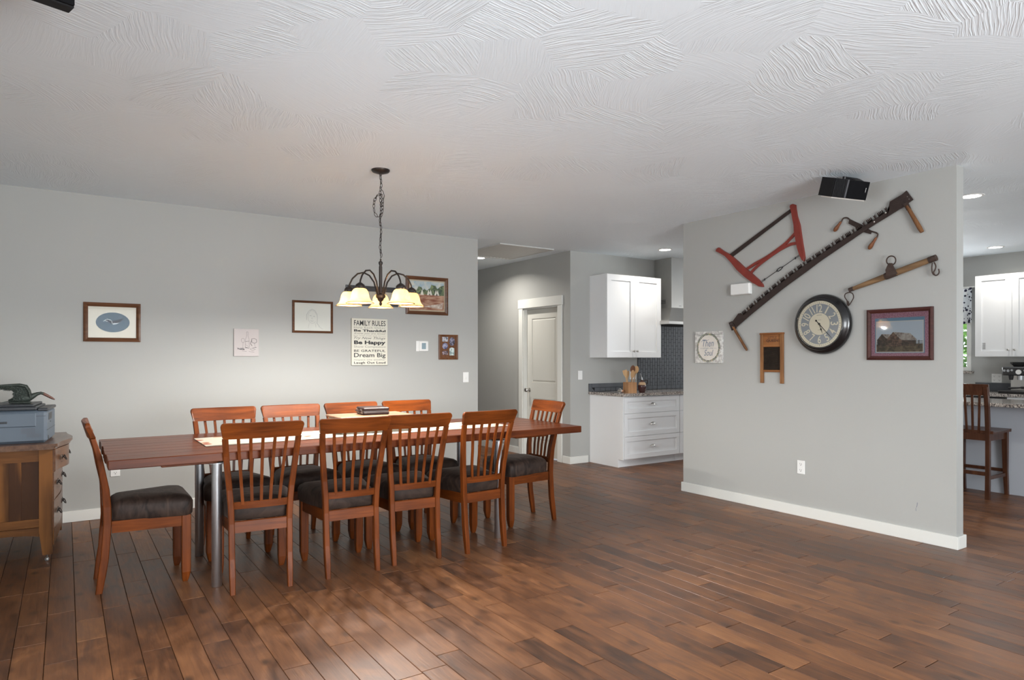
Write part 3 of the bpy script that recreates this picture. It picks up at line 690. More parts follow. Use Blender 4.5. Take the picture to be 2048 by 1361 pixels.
# side panel faces the viewer (-y), front faces +x
m = MB(); m.box((-0.205, -0.20, 0), (0.205, 0.20, 0.222), bev=0.018); m.build('printer_body', PRB, pr)
m = MB(); m.box((-0.205, -0.206, 0.112), (0.145, -0.19, 0.205), bev=0.005); m.build('side_cover', PRB, pr)
MB().box((-0.09, -0.208, 0.138), (-0.012, -0.204, 0.152), bev=0.0015).build('grip_recess', PRD, pr)
m = MB(); m.box((-0.21, -0.204, 0.223), (0.148, 0.204, 0.247), bev=0.006); m.box((-0.21, -0.19, 0.247), (0.13, 0.19, 0.262), bev=0.005); m.build('scanner_lid', PRD, pr)
m = MB(); m.box((0.150, -0.195, 0.215), (0.212, 0.195, 0.236), bev=0.006); m.build('control_panel', PRD, pr)
m = MB()
for y in range(7):
    for x in range(9): 
        X = 0.062+x*0.009 if y < 4 else 0.094+x*0.009-0.0
        m.box((X, -0.2010, 0.096-y*0.009), (X+0.0062, -0.1995, 0.101-y*0.009)) if X < 0.17 else None
m.build('vent_grid', plain('vent_grey', (0.10, 0.11, 0.13), 0.6), pr)
m = MB(); m.box((0.204, -0.19, 0.085), (0.2065, 0.19, 0.088)); m.box((-0.2, -0.2015, 0.182), (0.20, -0.1995, 0.184)); m.build('seam', PRD, pr)
m = MB(); m.box((0.2045, -0.12, 0.150), (0.207, 0.02, 0.195)); m.box((0.2045, -0.05, 0.130), (0.207, -0.02, 0.136)); m.box((0.2045, -0.15, 0.02), (0.207, -0.12, 0.045)); m.build('front_slot', PRD, pr)
for k in range(3): MB().box((-0.124+k*0.012, -0.2015, 0.068), (-0.116+k*0.012, -0.1998, 0.074)).build('printed_mark', PRL, pr)

# bronze waterfowl with a raised wing
BZ = plain('patinated_bronze', (0.035, 0.045, 0.038), 0.5, metal=0.4, var=0.6, scale=25, bump=0.5, bscale=90)
BZR = plain('bronze_beak', (0.12, 0.055, 0.04), 0.5, metal=0.3, var=0.4, scale=30)
bd = thing('bronze_bird', 'dark bronze bird sculpture with outstretched wings standing on top of the printer', 'sculpture', (-0.245, 5.70, 1.0565), R(-3))
m = MB(); m.tube([(-0.075, 0, 0.014), (-0.04, 0, 0.022), (0.0, 0, 0.031), (0.035, 0, 0.037), (0.062, 0, 0.049), (0.085, 0, 0.062), (0.105, 0, 0.067), (0.122, 0, 0.061)], [0.012, 0.021, 0.030, 0.027, 0.018, 0.012, 0.010, 0.009], 12); m.build('body', BZ, bd)
m = MB(); m.tube([(0.116, 0, 0.064), (0.145, 0, 0.046), (0.170, 0, 0.029), (0.186, 0, 0.019)], [0.010, 0.0095, 0.008, 0.003], 10, sq=(1, 0.7)); m.build('head', BZR, bd)
for s in (-1, 1):
    w = MB(); q = random.Random(5+s)
    Ld = [(0.046, 0.018, 0.040), (0.038, 0.030, 0.085), (0.020, 0.045, 0.118), (-0.02, 0.060, 0.129), (-0.08, 0.075, 0.126), (-0.15, 0.085, 0.122), (-0.21, 0.09, 0.118)]
    Tr = [(-0.050, 0.018, 0.020), (-0.035, 0.028, 0.060), (-0.032, 0.040, 0.086), (-0.048, 0.055, 0.098), (-0.095, 0.070, 0.103), (-0.155, 0.08, 0.108), (-0.20, 0.085, 0.110)]
    w.loft([[(a[0], s*a[1]-0.003, a[2]), (a[0], s*a[1]+0.003, a[2]), (b[0], s*b[1]+0.0015, b[2]), (b[0], s*b[1]-0.0015, b[2])] for a, b in zip(Ld, Tr)], True)
    w.tube([(a[0], s*a[1], a[2]) for a in Ld], [0.010, 0.008, 0.007, 0.006, 0.005, 0.004, 0.002], 8)
    for k in range(30):
        t = k/29*5.999; i = int(t); f = t-i; a = Vector(Ld[i]).lerp(Vector(Ld[i+1]), f); b = Vector(Tr[i]).lerp(Vector(Tr[i+1]), f); a.y *= s; b.y *= s
        e = b+(b-a).normalized()*(0.006+0.010*q.random())+Vector((-0.006, 0, 0)); w.tube([a.lerp(b, 0.35), b, e], [0.0045, 0.0045, 0.0012], 6)
    w.build('wing', BZ, bd)
m = MB()
for k in range(5): m.tube([(-0.06, 0.0, 0.016), (-0.09, (k-2)*0.010, 0.012), (-0.11, (k-2)*0.016, 0.009)], [0.008, 0.006, 0.002], 6, sq=(0.4, 1))
m.build('tail', BZ, bd)
m = MB(); m.boxc((-0.01, 0, 0.005), (0.12, 0.06, 0.010), bev=0.003); m.build('plinth', BZ, bd)

# ------------------------------------------------------------------ chandelier
hx_, hy_ = 1.925, 4.60
ch = thing('chandelier', 'dark bronze five-arm chandelier with amber glass bell shades hanging over the dining table', 'chandelier', (hx_, hy_, 0))
m = MB(); m.lathe([(0.067, CZ), (0.067, CZ-0.006), (0.060, CZ-0.016), (0.030, CZ-0.026), (0.010, CZ-0.030), (0.008, CZ-0.042), (0, CZ-0.044)], 28); m.build('ceiling_canopy', BRONZE, ch)
LK = MB(); LK.tube([(0.0085*math.cos(a), 0, 0.0175*math.sin(a)) for a in [2*PI*k/12 for k in range(12)]], 0.0021, 6, closed=True)
link0 = LK.build('chain_link', BRONZE, ch); first = True
def link(p, d, rz):
    global first
    o = link0 if first else link0.copy()
    if not first: C.objects.link(o)
    first = False
    o.parent = ch; o.location = p; qd = Vector((0, 0, 1)).rotation_difference(Vector(d).normalized()); o.rotation_euler = (qd.to_matrix() @ Matrix.Rotation(rz, 3, 'Z')).to_euler()
z = CZ-0.055; k = 0
while z > 2.10: link((0.004*math.sin(k), 0.003*math.cos(k*1.7), z), (0, 0, 1), (k % 2)*PI/2+0.3); z -= 0.0285; k += 1
loop = [Vector((0.0, 0, 2.575)), Vector((-0.025, 0.01, 2.56)), Vector((-0.044, 0.012, 2.52)), Vector((-0.05, 0.01, 2.47)), Vector((-0.042, 0.012, 2.43)), Vector((-0.022, 0.012, 2.405)), Vector((0.006, 0.014, 2.408)), Vector((0.018, 0.012, 2.44)), Vector((0.022, 0.012, 2.49)), Vector((0.022, 0.012, 2.54)), Vector((0.010, 0.006, 2.58))]
k = 0
for a, b in zip(loop, loop[1:]):
    n = max(1, round((b-a).length/0.0285))
    for i in range(n): link(a.lerp(b, (i+0.5)/n), b-a, (k % 2)*PI/2+0.3); k += 1
m = MB(); m.tube([(0, 0.004, CZ-0.03), (0.004, 0.006, 2.65), (-0.003, 0.008, 2.62), (0.022, 0.01, 2.60), (0.034, 0.01, 2.565), (0.026, 0.01, 2.535), (0.003, 0.008, 2.52), (-0.003, 0.004, 2.4), (0.003, 0.004, 2.25), (0, 0, 2.09)], 0.0022, 6); m.build('power_wire', BLACK, ch)
m = MB(); m.lathe([(0, 2.098), (0.006, 2.094), (0.006, 2.080), (0.013, 2.076), (0.016, 2.066), (0.013, 2.056), (0.010, 2.050), (0.0105, 1.845), (0.018, 1.84), (0.034, 1.832), (0.036, 1.822), (0.034, 1.812), (0.024, 1.805), (0.020, 1.792), (0.008, 1.780), (0.012, 1.768), (0.008, 1.756), (0, 1.750)], 20)
for a in range(6): m.tube([(0.0105*math.cos(a*PI/3), 0.0105*math.sin(a*PI/3), 2.04), (0.0105*math.cos(a*PI/3), 0.0105*math.sin(a*PI/3), 1.85)], 0.0026, 5)
m.build('column', BRONZE, ch)
def shade_mat():
    m, nt, b = nodes_of('amber_glass_shade'); m.node_tree.nodes.remove(b)
    tc = N(nt, 'ShaderNodeTexCoord'); no = N(nt, 'ShaderNodeTexNoise', i_Scale=14.0, i_Detail=3.0, i_Distortion=2.0); L(nt, tc.outputs['Object'], no.inputs['Vector'])
    mx = N(nt, 'ShaderNodeMix', data_type='RGBA'); mx.inputs[6].default_value = (0.30, 0.21, 0.115, 1); mx.inputs[7].default_value = (0.42, 0.33, 0.21, 1); L(nt, no.outputs['Fac'], mx.inputs[0])
    t = N(nt, 'ShaderNodeBsdfTranslucent'); d = N(nt, 'ShaderNodeBsdfDiffuse'); g = N(nt, 'ShaderNodeBsdfGlossy'); g.inputs['Roughness'].default_value = 0.15
    L(nt, mx.outputs[2], t.inputs[0]); L(nt, mx.outputs[2], d.inputs[0])
    a = N(nt, 'ShaderNodeMixShader'); a.inputs[0].default_value = 0.22; L(nt, t.outputs[0], a.inputs[1]); L(nt, d.outputs[0], a.inputs[2])
    c = N(nt, 'ShaderNodeMixShader'); c.inputs[0].default_value = 0.05; L(nt, a.outputs[0], c.inputs[1]); L(nt, g.outputs[0], c.inputs[2])
    L(nt, c.outputs[0], nt.nodes['Material Output'].inputs['Surface']); return m
SH = shade_mat(); BULB = emit('lit_bulb', (1.0, 0.84, 0.62), 14)
CH_W = 22.0
for k in range(5):
    an = -R(90)-HEAD+R(-25+72*k)
    dx, dy = math.cos(an), math.sin(an); rr = 0.240
    prof = [(0.022, 1.826), (0.030, 1.850), (0.050, 1.925), (0.085, 1.975), (0.130, 1.998), (0.175, 1.990), (0.215, 1.955), (0.236, 1.915), (rr, 1.892)]
    m = MB(); m.tube([(dx*r, dy*r, z) for r, z in prof], 0.0062, 8); m.build('arm', BRONZE, ch)
    Mx = Matrix.Translation((dx*rr, dy*rr, 0))
    m = MB(); m.lathe([(0.006, 1.900), (0.014, 1.896), (0.030, 1.884), (0.035, 1.874), (0.035, 1.868), (0.0, 1.868)], 20, Mx)
    for j in range(8): a = 2*PI*j/8; m.boxc((dx*rr+0.032*math.cos(a), dy*rr+0.032*math.sin(a), 1.864), (0.006, 0.010, 0.012), a)
    m.lathe([(0.036, 1.858), (0.036, 1.853)], 20, Mx); m.build('shade_holder', BRONZE, ch)
    m = MB(); pr_ = [(0.035, 1.858), (0.046, 1.850), (0.056, 1.835), (0.061, 1.815), (0.065, 1.795), (0.074, 1.775), (0.088, 1.762), (0.099, 1.755)]
    m.lathe(pr_, 32, Mx, cap=False); o = m.build('shade', SH, ch); md = o.modifiers.new('wall', 'SOLIDIFY'); md.thickness = 0.003
    m = MB(); m.lathe([(0, 1.806), (0.012, 1.809), (0.017, 1.818), (0.017, 1.828), (0.012, 1.84), (0.011, 1.85), (0, 1.851)], 16, Mx); b_ = m.build('bulb', BULB, ch)
    point('chandelier_light', (hx_+dx*rr, hy_+dy*rr, 1.768), CH_W, (1.0, 0.955, 0.90), 0.02)

# ------------------------------------------------------------------ recessed ceiling lights, ceiling grille
CANE = emit('can_lens', (1.0, 0.96, 0.90), 9)
def can(px, py, label, power=4.8):
    p = at_z(px, py, CZ); t = thing('recessed_light', label, 'ceiling light', (p.x, p.y, CZ), group='recessed ceiling lights')
    m = MB(); m.lathe([(0.070, -0.0012), (0.072, -0.006), (0.092, -0.004), (0.095, 0.0)], 32, cap=False); m.build('trim_ring', WHITEP, t)
    m = MB(); m.lathe([(0.0, -0.004), (0.071, -0.003), (0.071, -0.001)], 28, cap=False); m.build('lens', CANE, t)
    l = bpy.data.lights.new('can_beam', 'AREA'); l.shape = 'DISK'; l.size = 0.13; l.energy = power; l.color = (1.0, 0.95, 0.88); l.spread = R(150)
    o = bpy.data.objects.new('can_beam', l); C.objects.link(o); o.location = (p.x, p.y, CZ-0.012)
can(1330, 499.5, 'lit recessed light in the kitchen ceiling near the stainless range hood', 4.6)
can(1943, 392, 'lit recessed light right beside the partition top, largest of them in view', 5)
can(1991, 494.5, 'lit recessed light in the kitchen ceiling above the far white wall cabinets', 3.5)
can(959, 516, 'small lit recessed light in the hall ceiling beside the slatted grille', 10)
g = [at_z(*p, CZ) for p in ((1000, 486), (1108, 498.5), (1031, 519))]
gx0, gx1, gy0, gy1 = g[0].x, g[1].x, g[0].y, g[2].y
GRL = plain('grille_paint', (0.60, 0.60, 0.58), 0.5)
t = thing('ceiling_grille', 'white slatted return air grille set in the hall ceiling', 'vent', ((gx0+gx1)/2, (gy0+gy1)/2, CZ))
hw, hd = (gx1-gx0)/2, (gy1-gy0)/2
m = MB(); f = 0.035; z0, z1 = -0.014, 0.0
m.box((-hw, -hd, z0), (hw, -hd+f, z1), bev=0.003); m.box((-hw, hd-f, z0), (hw, hd, z1), bev=0.003); m.box((-hw, -hd+f, z0), (-hw+f, hd-f, z1)); m.box((hw-f, -hd+f, z0), (hw, hd-f, z1)); m.build('grille_frame', GRL, t)
ns = 14
for i in range(ns):
    x = -hw+f+(2*hw-2*f)*(i+0.5)/ns; w = (hw-f)/ns
    MB().loft([[(x-w*0.98, -hd+f, -0.003), (x+w*0.8, -hd+f, -0.012), (x+w*0.8, -hd+f, -0.010), (x-w*0.98, -hd+f, -0.001)], [(x-w*0.98, hd-f, -0.003), (x+w*0.8, hd-f, -0.012), (x+w*0.8, hd-f, -0.010), (x-w*0.98, hd-f, -0.001)]]).build('slat', GRL, t)

# ------------------------------------------------------------------ kitchen, left part (seen through the passage)
def shaker(m, x0, x1, y0, y1, z0, z1, st=0.055, rec=0.013):
    """shaker front in a frame-local xy plane, z out"""
    m.box((x0, y0, z0), (x0+st, y1, z1)); m.box((x1-st, y0, z0), (x1, y1, z1)); m.box((x0+st, y0, z0), (x1-st, y0+st, z1)); m.box((x0+st, y1-st, z0), (x1-st, y1, z1)); m.box((x0+st, y0+st, z0), (x1-st, y1-st, z1-rec))
def knob(parent, x, y, z, name='knob'):
    m = MB(); m.lathe([(0.008, 0), (0.006, 0.004), (0.005, 0.014), (0.013, 0.020), (0.014, 0.026), (0.009, 0.031), (0, 0.032)], 14, Matrix.Translation((x, y, z))); return m.build(name, NICKEL, parent)
def cup_pull(parent, x, y, z):
    m = MB(); n = 10; secs = []
    for i in range(n+1):
        a = PI*i/n; cx_, r = -0.040*math.cos(a), math.sin(a)
        sec = []
        for j in range(7):
            b = (PI/2)*j/6; sec.append((x+cx_, y-0.012+0.030*r*math.sin(b)+0.002, z+0.001+0.024*r*math.cos(b)))
        for j in range(6, -1, -1):
            b = (PI/2)*j/6; sec.append((x+cx_*0.93, y-0.012+0.027*r*math.sin(b)+0.001, z+0.0+0.021*r*math.cos(b)))
        secs.append(sec)
    m.loft(secs, True); return m.build('cup_pull', NICKEL, parent)
YU = YK-0.335; YB_ = YK-0.63
UX0 = at_y(1214, 547, YU).x; UX1 = at_y(1322, 556, YU).x; UZ0, UZ1 = 1.372, 2.445
uc = hung('wall_cabinet', 'white two-door wall cabinet beside the stainless range hood', 'cabinet', south_frame(UX0, YK, 0))
m = MB(); m.box((0, UZ0, 0), (UX1-UX0, UZ1, 0.315)); m.build('cabinet_box', CAB, uc)
wd = (UX1-UX0)/2
for i, kx in ((0, wd-0.032), (1, wd+0.032)):
    m = MB(); shaker(m, i*wd+0.0015, (i+1)*wd-0.0015, UZ0+0.002, UZ1-0.002, 0.317, 0.336, 0.075); d = m.build('cabinet_door', CAB, uc); knob(d, kx, UZ0+0.085, 0.336)
LX0 = at_y(1246, 860, YB_).x; LX1 = at_y(1359, 860, YB_).x; CTZ = 0.925
def base_cab(x0, x1, label, side):
    t = hung('drawer_base_cabinet', label, 'cabinet', south_frame(x0, YK, 0))
    w = x1-x0; m = MB(); m.box((0.018 if side else 0, 0.10, 0.025), (w, 0.888, 0.612)); m.box((0.018 if side else 0, 0, 0.025), (w, 0.10, 0.54))
    m.build('cabinet_box', CAB, t)
    if side:
        m = MB(); m.prism([(0.004, 0), (0.545, 0), (0.545, 0.10), (0.630, 0.10), (0.630, 0.888), (0.004, 0.888)], 0, 0.018, Matrix(((0, 0, 1, 0), (0, 1, 0, 0), (1, 0, 0, 0), (0, 0, 0, 1)))); m.build('end_panel', CAB, t)
    ys = [0.105, 0.385, 0.672, 0.880]
    for a, b in zip(ys, ys[1:]):
        m = MB(); shaker(m, (0.022 if side else 0.003), w-0.003, a+0.002, b-0.002, 0.613, 0.632, 0.058); d = m.build('drawer', CAB, t); cup_pull(d, w/2+0.01, (a+b)/2+0.005, 0.632)
    return t
base_cab(LX0, LX1, 'white three-drawer base cabinet with panelled end under the granite worktop', True)
base_cab(LX1+0.003, LX1+0.9, 'white drawer cabinet right of the first, mostly hidden by the partition', False)
m = MB(); pts = [(LX0-0.022, YK), (LX0-0.022, YB_-0.028), (LX0-0.010, YB_-0.040), (LX1+0.91, YB_-0.040), (LX1+0.91, YK)]
m.prism(list(reversed(pts)), CTZ-0.036, CTZ); tag(m.build('granite_worktop', GRAN), 'speckled granite worktop on the white drawer cabinets by the hood', 'worktop')
# slate backsplash
SLT = plain('slate_tile', (0.075, 0.080, 0.090), 0.5, var=0.3, scale=7, bump=0.15, bscale=30); GRT = plain('dark_grout', (0.006, 0.006, 0.007), 0.9)
BX0 = at_y(1275, 700, YK).x; BX1 = LX1+0.9
bs = hung('tile_backsplash', None, None, south_frame(0, YK, 0)); bs.name = 'trim_1'; struct(bs)
m = MB(); m.box((BX0, CTZ, 0), (BX1, 2.2, 0.006)); m.box((LX0-0.02, CTZ, 0), (BX0, CTZ+0.105, 0.006)); m.build('grout_bed', GRT, bs)
m = MB(); q = random.Random(11); tw, th_, gp = 0.047, 0.094, 0.0055; i = 0; x = BX0+0.002
while x+tw < BX1:
    y = CTZ+0.055-(th_/2 if i % 2 else 0)
    while y < 2.2:
        a, b = max(y, CTZ+0.055), min(y+th_-gp, 2.2)
        if b-a > 0.015: m.box((x, a, 0.006), (x+tw-gp, b, 0.010+q.uniform(0, 0.0015)))
        y += th_
    x += tw; i += 1
x = BX0+0.002
while x < BX1: m.box((x, CTZ+0.003, 0.006), (min(x+th_-gp, BX1), CTZ+0.052, 0.011)); x += th_
x = LX0+0.08
while x < BX0-0.01: m.box((x, CTZ+0.003, 0.006), (min(x+th_-gp, BX0-0.004), CTZ+0.048, 0.011)); x += th_
m.box((LX0+0.03, CTZ+0.052, 0.006), (BX0-0.004, CTZ+0.105, 0.011)); m.prism([(LX0-0.02, CTZ+0.003), (LX0+0.077, CTZ+0.003), (LX0+0.026, CTZ+0.050), (LX0+0.026, CTZ+0.105), (LX0-0.02, CTZ+0.105)], 0.006, 0.011)
tag(m.build('slate_tiles', SLT, bs), kind='stuff')
# range hood
hx0 = at_y(1344, 517, YU).x
hd_ = hung('range_hood', 'stainless steel chimney range hood over the dark tile backsplash', 'range hood', south_frame(hx0, YK, 0))
m = MB(); m.box((0, 2.06, 0.011), (0.30, 2.50, 0.325)); m.box((0.004, 2.50, 0.011), (0.296, CZ, 0.321)); m.build('chimney', STEEL, hd_)
def rect(x0, x1, z0, z1, y): return [(x0, y, z0), (x1, y, z0), (x1, y, z1), (x0, y, z1)]
m = MB(); m.loft([rect(-0.235, 0.535, 0.011, 0.50, 1.862), rect(0, 0.30, 0.011, 0.325, 2.06)]); m.build('canopy', STEEL, hd_)
m = MB(); m.box((-0.235, 1.822, 0.011), (0.535, 1.862, 0.50), bev=0.002); m.build('canopy_rim', STEEL, hd_)
MB().box((-0.20, 1.815, 0.03), (0.50, 1.823, 0.47)).build('filter', DARKP, hd_)
m = MB()
for i in range(5): m.box((-0.0012, 2.12+i*0.012, 0.06), (0.0, 2.125+i*0.012, 0.22))
m.build('vent_slots', DARKP, hd_)
m = MB(); m.box((0.15, 2.085, 0.325), (0.20, 2.090, 0.3262)); m.build('badge', DARKP, hd_)
# range below the hood, only its edge can be reached from the passage
# utensil block, jar, ornament
WB = wood('block_wood', (0.33, 0.16, 0.07), (0.55, 0.31, 0.16), 'z', 0.4, coat=0.2)
SPW = wood('spoon_wood', (0.42, 0.23, 0.10), (0.66, 0.44, 0.24), 'z', 0.55, coat=0)
p = at_z(1263, 786.5, CTZ)
ut = thing('utensil_block', 'square wooden utensil holder on the granite worktop', 'holder', (p.x+0.03, p.y+0.06, CTZ), R(-12))
m = MB(); a, b, h = 0.062, 0.052, 0.135
m.box((-a, -a, 0), (a, -b, h)); m.box((-a, b, 0), (a, a, h)); m.box((-a, -b, 0), (-b, b, h)); m.box((b, -b, 0), (a, b, h)); m.box((-b, -b, 0), (b, b, 0.01)); m.build('block_body', WB, ut)
def spoon(x, y, lean, ln, head, label, dark=False):
    o = thing('wooden_spoon' if head != 'flat' else 'wooden_spatula', label, 'utensil', (ut.location.x, ut.location.y, CTZ), group='wooden utensils in the holder')
    dr_ = Vector((lean[0], lean[1], 1)).normalized(); b0 = Vector((x, y, 0.014))
    e = b0+dr_*ln; mt = wood('dark_spoon', (0.09, 0.035, 0.02), (0.2, 0.09, 0.05), 'z', 0.5, coat=0) if dark else SPW
    m = MB(); m.tube([b0, b0+dr_*ln*0.7], [0.005, 0.006], 8)
    qd = Vector((0, 0, 1)).rotation_difference(dr_).to_matrix().to_4x4(); Mh = Matrix.Translation(b0+dr_*ln*0.68) @ qd @ Matrix.Rotation(-HEAD, 4, 'Z')
    if head == 'flat': m.prism([(-0.006, 0), (0.006, 0), (0.026, 0.05), (0.028, 0.10), (-0.028, 0.095), (-0.026, 0.05)], -0.003, 0.003, Mh @ Matrix.Rotation(PI/2, 4, 'X'))
    else:
        pts = [(0.032*math.cos(t)*(1 if head == 'big' else 0.8), 0.055+0.052*math.sin(t)) for t in [2*PI*k/18 for k in range(18)]]; m.prism(pts, -0.003, 0.003, Mh @ Matrix.Rotation(PI/2, 4, 'X'))
    m.build('utensil_body', mt, o)
spoon(-0.03, 0.0, (-0.22, 0.0), 0.27, 'flat', 'wooden spatula leaning left in the utensil holder')
spoon(-0.01, 0.02, (-0.04, 0.06), 0.24, 'flat', 'wooden spatula standing upright in the middle of the holder')
spoon(0.0, -0.02, (0.10, -0.03), 0.25, 'small', 'pale wooden spoon leaning slightly right in the holder')
spoon(0.02, 0.01, (0.16, 0.02), 0.34, 'big', 'dark wooden spoon, tallest in the utensil holder', True)
spoon(0.035, 0.0, (0.27, 0.0), 0.34, 'big', 'pale wooden spoon at the right edge of the utensil holder')
p = at_z(1287.5, 786, CTZ)
jg = thing('oil_jug', 'brown and cream glazed oil jug with pour spout beside the utensil holder', 'jug', (p.x+0.02, p.y+0.05, CTZ), 0)
def jug_mat():
    m, nt, b = nodes_of('glazed_jug'); g = N(nt, 'ShaderNodeTexCoord'); s = N(nt, 'ShaderNodeSeparateXYZ'); L(nt, g.outputs['Object'], s.inputs[0])
    cr = N(nt, 'ShaderNodeValToRGB'); cr.color_ramp.interpolation = 'CONSTANT'; e = cr.color_ramp.elements; e[0].color = (0.07, 0.03, 0.03, 1); e[1].position = 0.095; e[1].color = (0.48, 0.33, 0.2, 1); x = e.new(0.13); x.color = (0.08, 0.035, 0.025, 1)
    L(nt, s.outputs[2], cr.inputs[0]); L(nt, cr.outputs[0], b.inputs['Base Color']); b.inputs['Roughness'].default_value = 0.12; return m
m = MB(); m.lathe([(0, 0), (0.034, 0), (0.038, 0.006), (0.050, 0.04), (0.054, 0.075), (0.050, 0.10), (0.042, 0.125), (0.022, 0.142), (0.016, 0.150), (0.018, 0.160), (0, 0.160)], 28); m.build('jug_body', jug_mat(), jg)
m = MB(); m.tube([(0.045*math.cos(0.2), -0.01, 0.095), (0.075, -0.02, 0.12), (0.078, -0.02, 0.15), (0.055, -0.015, 0.16), (0.022, 0, 0.145)], 0.0055, 8); m.build('handle', plain('dark_glaze', (0.03, 0.015, 0.012), 0.15), jg)
m = MB(); m.tube([(0, 0, 0.158), (-0.008, 0, 0.19)], [0.012, 0.010], 10); m.tube([(-0.008, 0, 0.19), (-0.016, 0, 0.21), (-0.030, 0, 0.245)], [0.006, 0.0045, 0.003], 8); m.build('pour_spout', CHROME, jg)
p = at_z(1243, 787, CTZ)
on = thing('wire_ornament', 'small round metal ornament on the worktop left of the utensil holder', 'ornament', (p.x, p.y+0.03, CTZ+0.031))
m = MB()
for a in range(5):
    Rm = Matrix.Rotation(a*PI/5, 3, 'Z') @ Matrix.Rotation(0.4*a, 3, 'X'); m.tube([Rm @ Vector((0.028*math.cos(t), 0, 0.028*math.sin(t))) for t in [2*PI*k/18 for k in range(18)]], 0.0028, 5, closed=True)
m.lathe([(0, -0.014), (0.014, 0), (0, 0.014)], 10); m.build('ring_cage', NICKEL, on)
m = MB(); m.lathe([(0, -0.022), (0.018, -0.012), (0.022, 0), (0.016, 0.016), (0, 0.02)], 14, Matrix.Translation((0.05, 0.01, 0.012-0.02))); m.build('ball', plain('copper_ball', (0.45, 0.25, 0.16), 0.3, metal=0.7), on)

# plates: switches and outlets
def plate(M, kind, label, w=0.072, h=0.116):
    nm = {'outlet': 'wall_outlet', 'switch': 'light_switch', 'dial': 'light_switch', 'double': 'wall_outlet'}[kind]
    t = hung(nm, label, 'outlet' if 'outlet' in nm else 'switch', M)
    MB().box((-w/2, -h/2, 0), (w/2, h/2, 0.006), bev=0.002).build('cover_plate', WHITEP, t)
    if kind in ('outlet', 'double'):
        for cx_ in ([0] if kind == 'outlet' else [-w/4, w/4]):
            for s in (-0.026, 0.026):
                m = MB(); n = 16; pts = [(cx_+0.017*math.cos(2*PI*i/n), s+0.0145*max(-0.8, min(0.8, math.sin(2*PI*i/n)))) for i in range(n)]; m.prism(pts, 0.006, 0.0075); r = m.build('receptacle', WHITEP, t)
                m = MB(); m.box((cx_-0.009, s-0.001, 0.0075), (cx_-0.0065, s+0.009, 0.0079)); m.box((cx_+0.0065, s-0.001, 0.0075), (cx_+0.009, s+0.009, 0.0079)); m.lathe([(0.0035, 0.0075), (0.0035, 0.0079)], 8, Matrix.Translation((cx_, s-0.008, 0))); m.build('slots', DARKP, r)
    elif kind == 'switch':
        for i in ((-1, 1) if w > 0.1 else (0,)): MB().box((i*0.023-0.016, -0.033, 0.006), (i*0.023+0.016, 0.033, 0.009), bev=0.001).build('rocker', WHITEP, t)
    else:
        m = MB(); m.lathe([(0.016, 0.006), (0.015, 0.018), (0.0, 0.0185)], 20, Matrix.Translation((0.006, -0.008, 0))); m.build('dial', WHITEP, t)
    return t
def cP(px, py): p = at_x(px, py, XP); return west_frame(XP, p.y, p.z)
def cA(px, py): p = at_y(px, py, YA); return south_frame(p.x, YA, p.z)
plate(cP(1602.5, 935), 'outlet', 'white double-socket outlet low on the grey partition wall')
plate(cA(931.5, 755), 'dial', 'white dimmer switch plate near the right end of the dining wall')
plate(cA(230.5, 940), 'outlet', 'white outlet on the dining wall below the left end of the table')
p = at_y(1160, 751, YK); plate(south_frame(p.x, YK, p.z), 'switch', 'white switch plate on the wall left of the kitchen cabinets')
p = at_y(1265, 752, YK); plate(south_frame(p.x, YK, 1.13), 'double', 'white outlet plate behind the wooden utensil holder', 0.118)
p = at_x(1994, 757, XF); plate(west_frame(XF, p.y, p.z), 'double', 'white outlet plate on the far kitchen wall left of the espresso machine', 0.12)
th = hung('thermostat', 'white wall thermostat with a small grey display on the dining wall', 'thermostat', cA(844.5, 693))
MB().box((-0.076, -0.058, 0), (0.072, 0.058, 0.006), bev=0.003).build('wall_plate', WHITEP, th)
MB().box((-0.045, -0.055, 0.006), (0.065, 0.055, 0.024), bev=0.005).build('thermostat_body', WHITEP, th)
MB().box((-0.017, -0.032, 0.024), (0.033, 0.036, 0.0248)).build('display', plain('lcd_grey', (0.22, 0.30, 0.34), 0.2), th)
bxm = hung('wall_chime_box', 'plain white rectangular box on the partition just left of the long saw', 'chime', cP(1485.5, 579))
MB().box((-0.105, -0.052, 0), (0.105, 0.052, 0.045), bev=0.005).build('chime_cover', WHITEP, bxm)
MB().box((-0.098, -0.046, 0.045), (0.098, 0.046, 0.048), bev=0.003).build('chime_face', WHITEP, bxm)

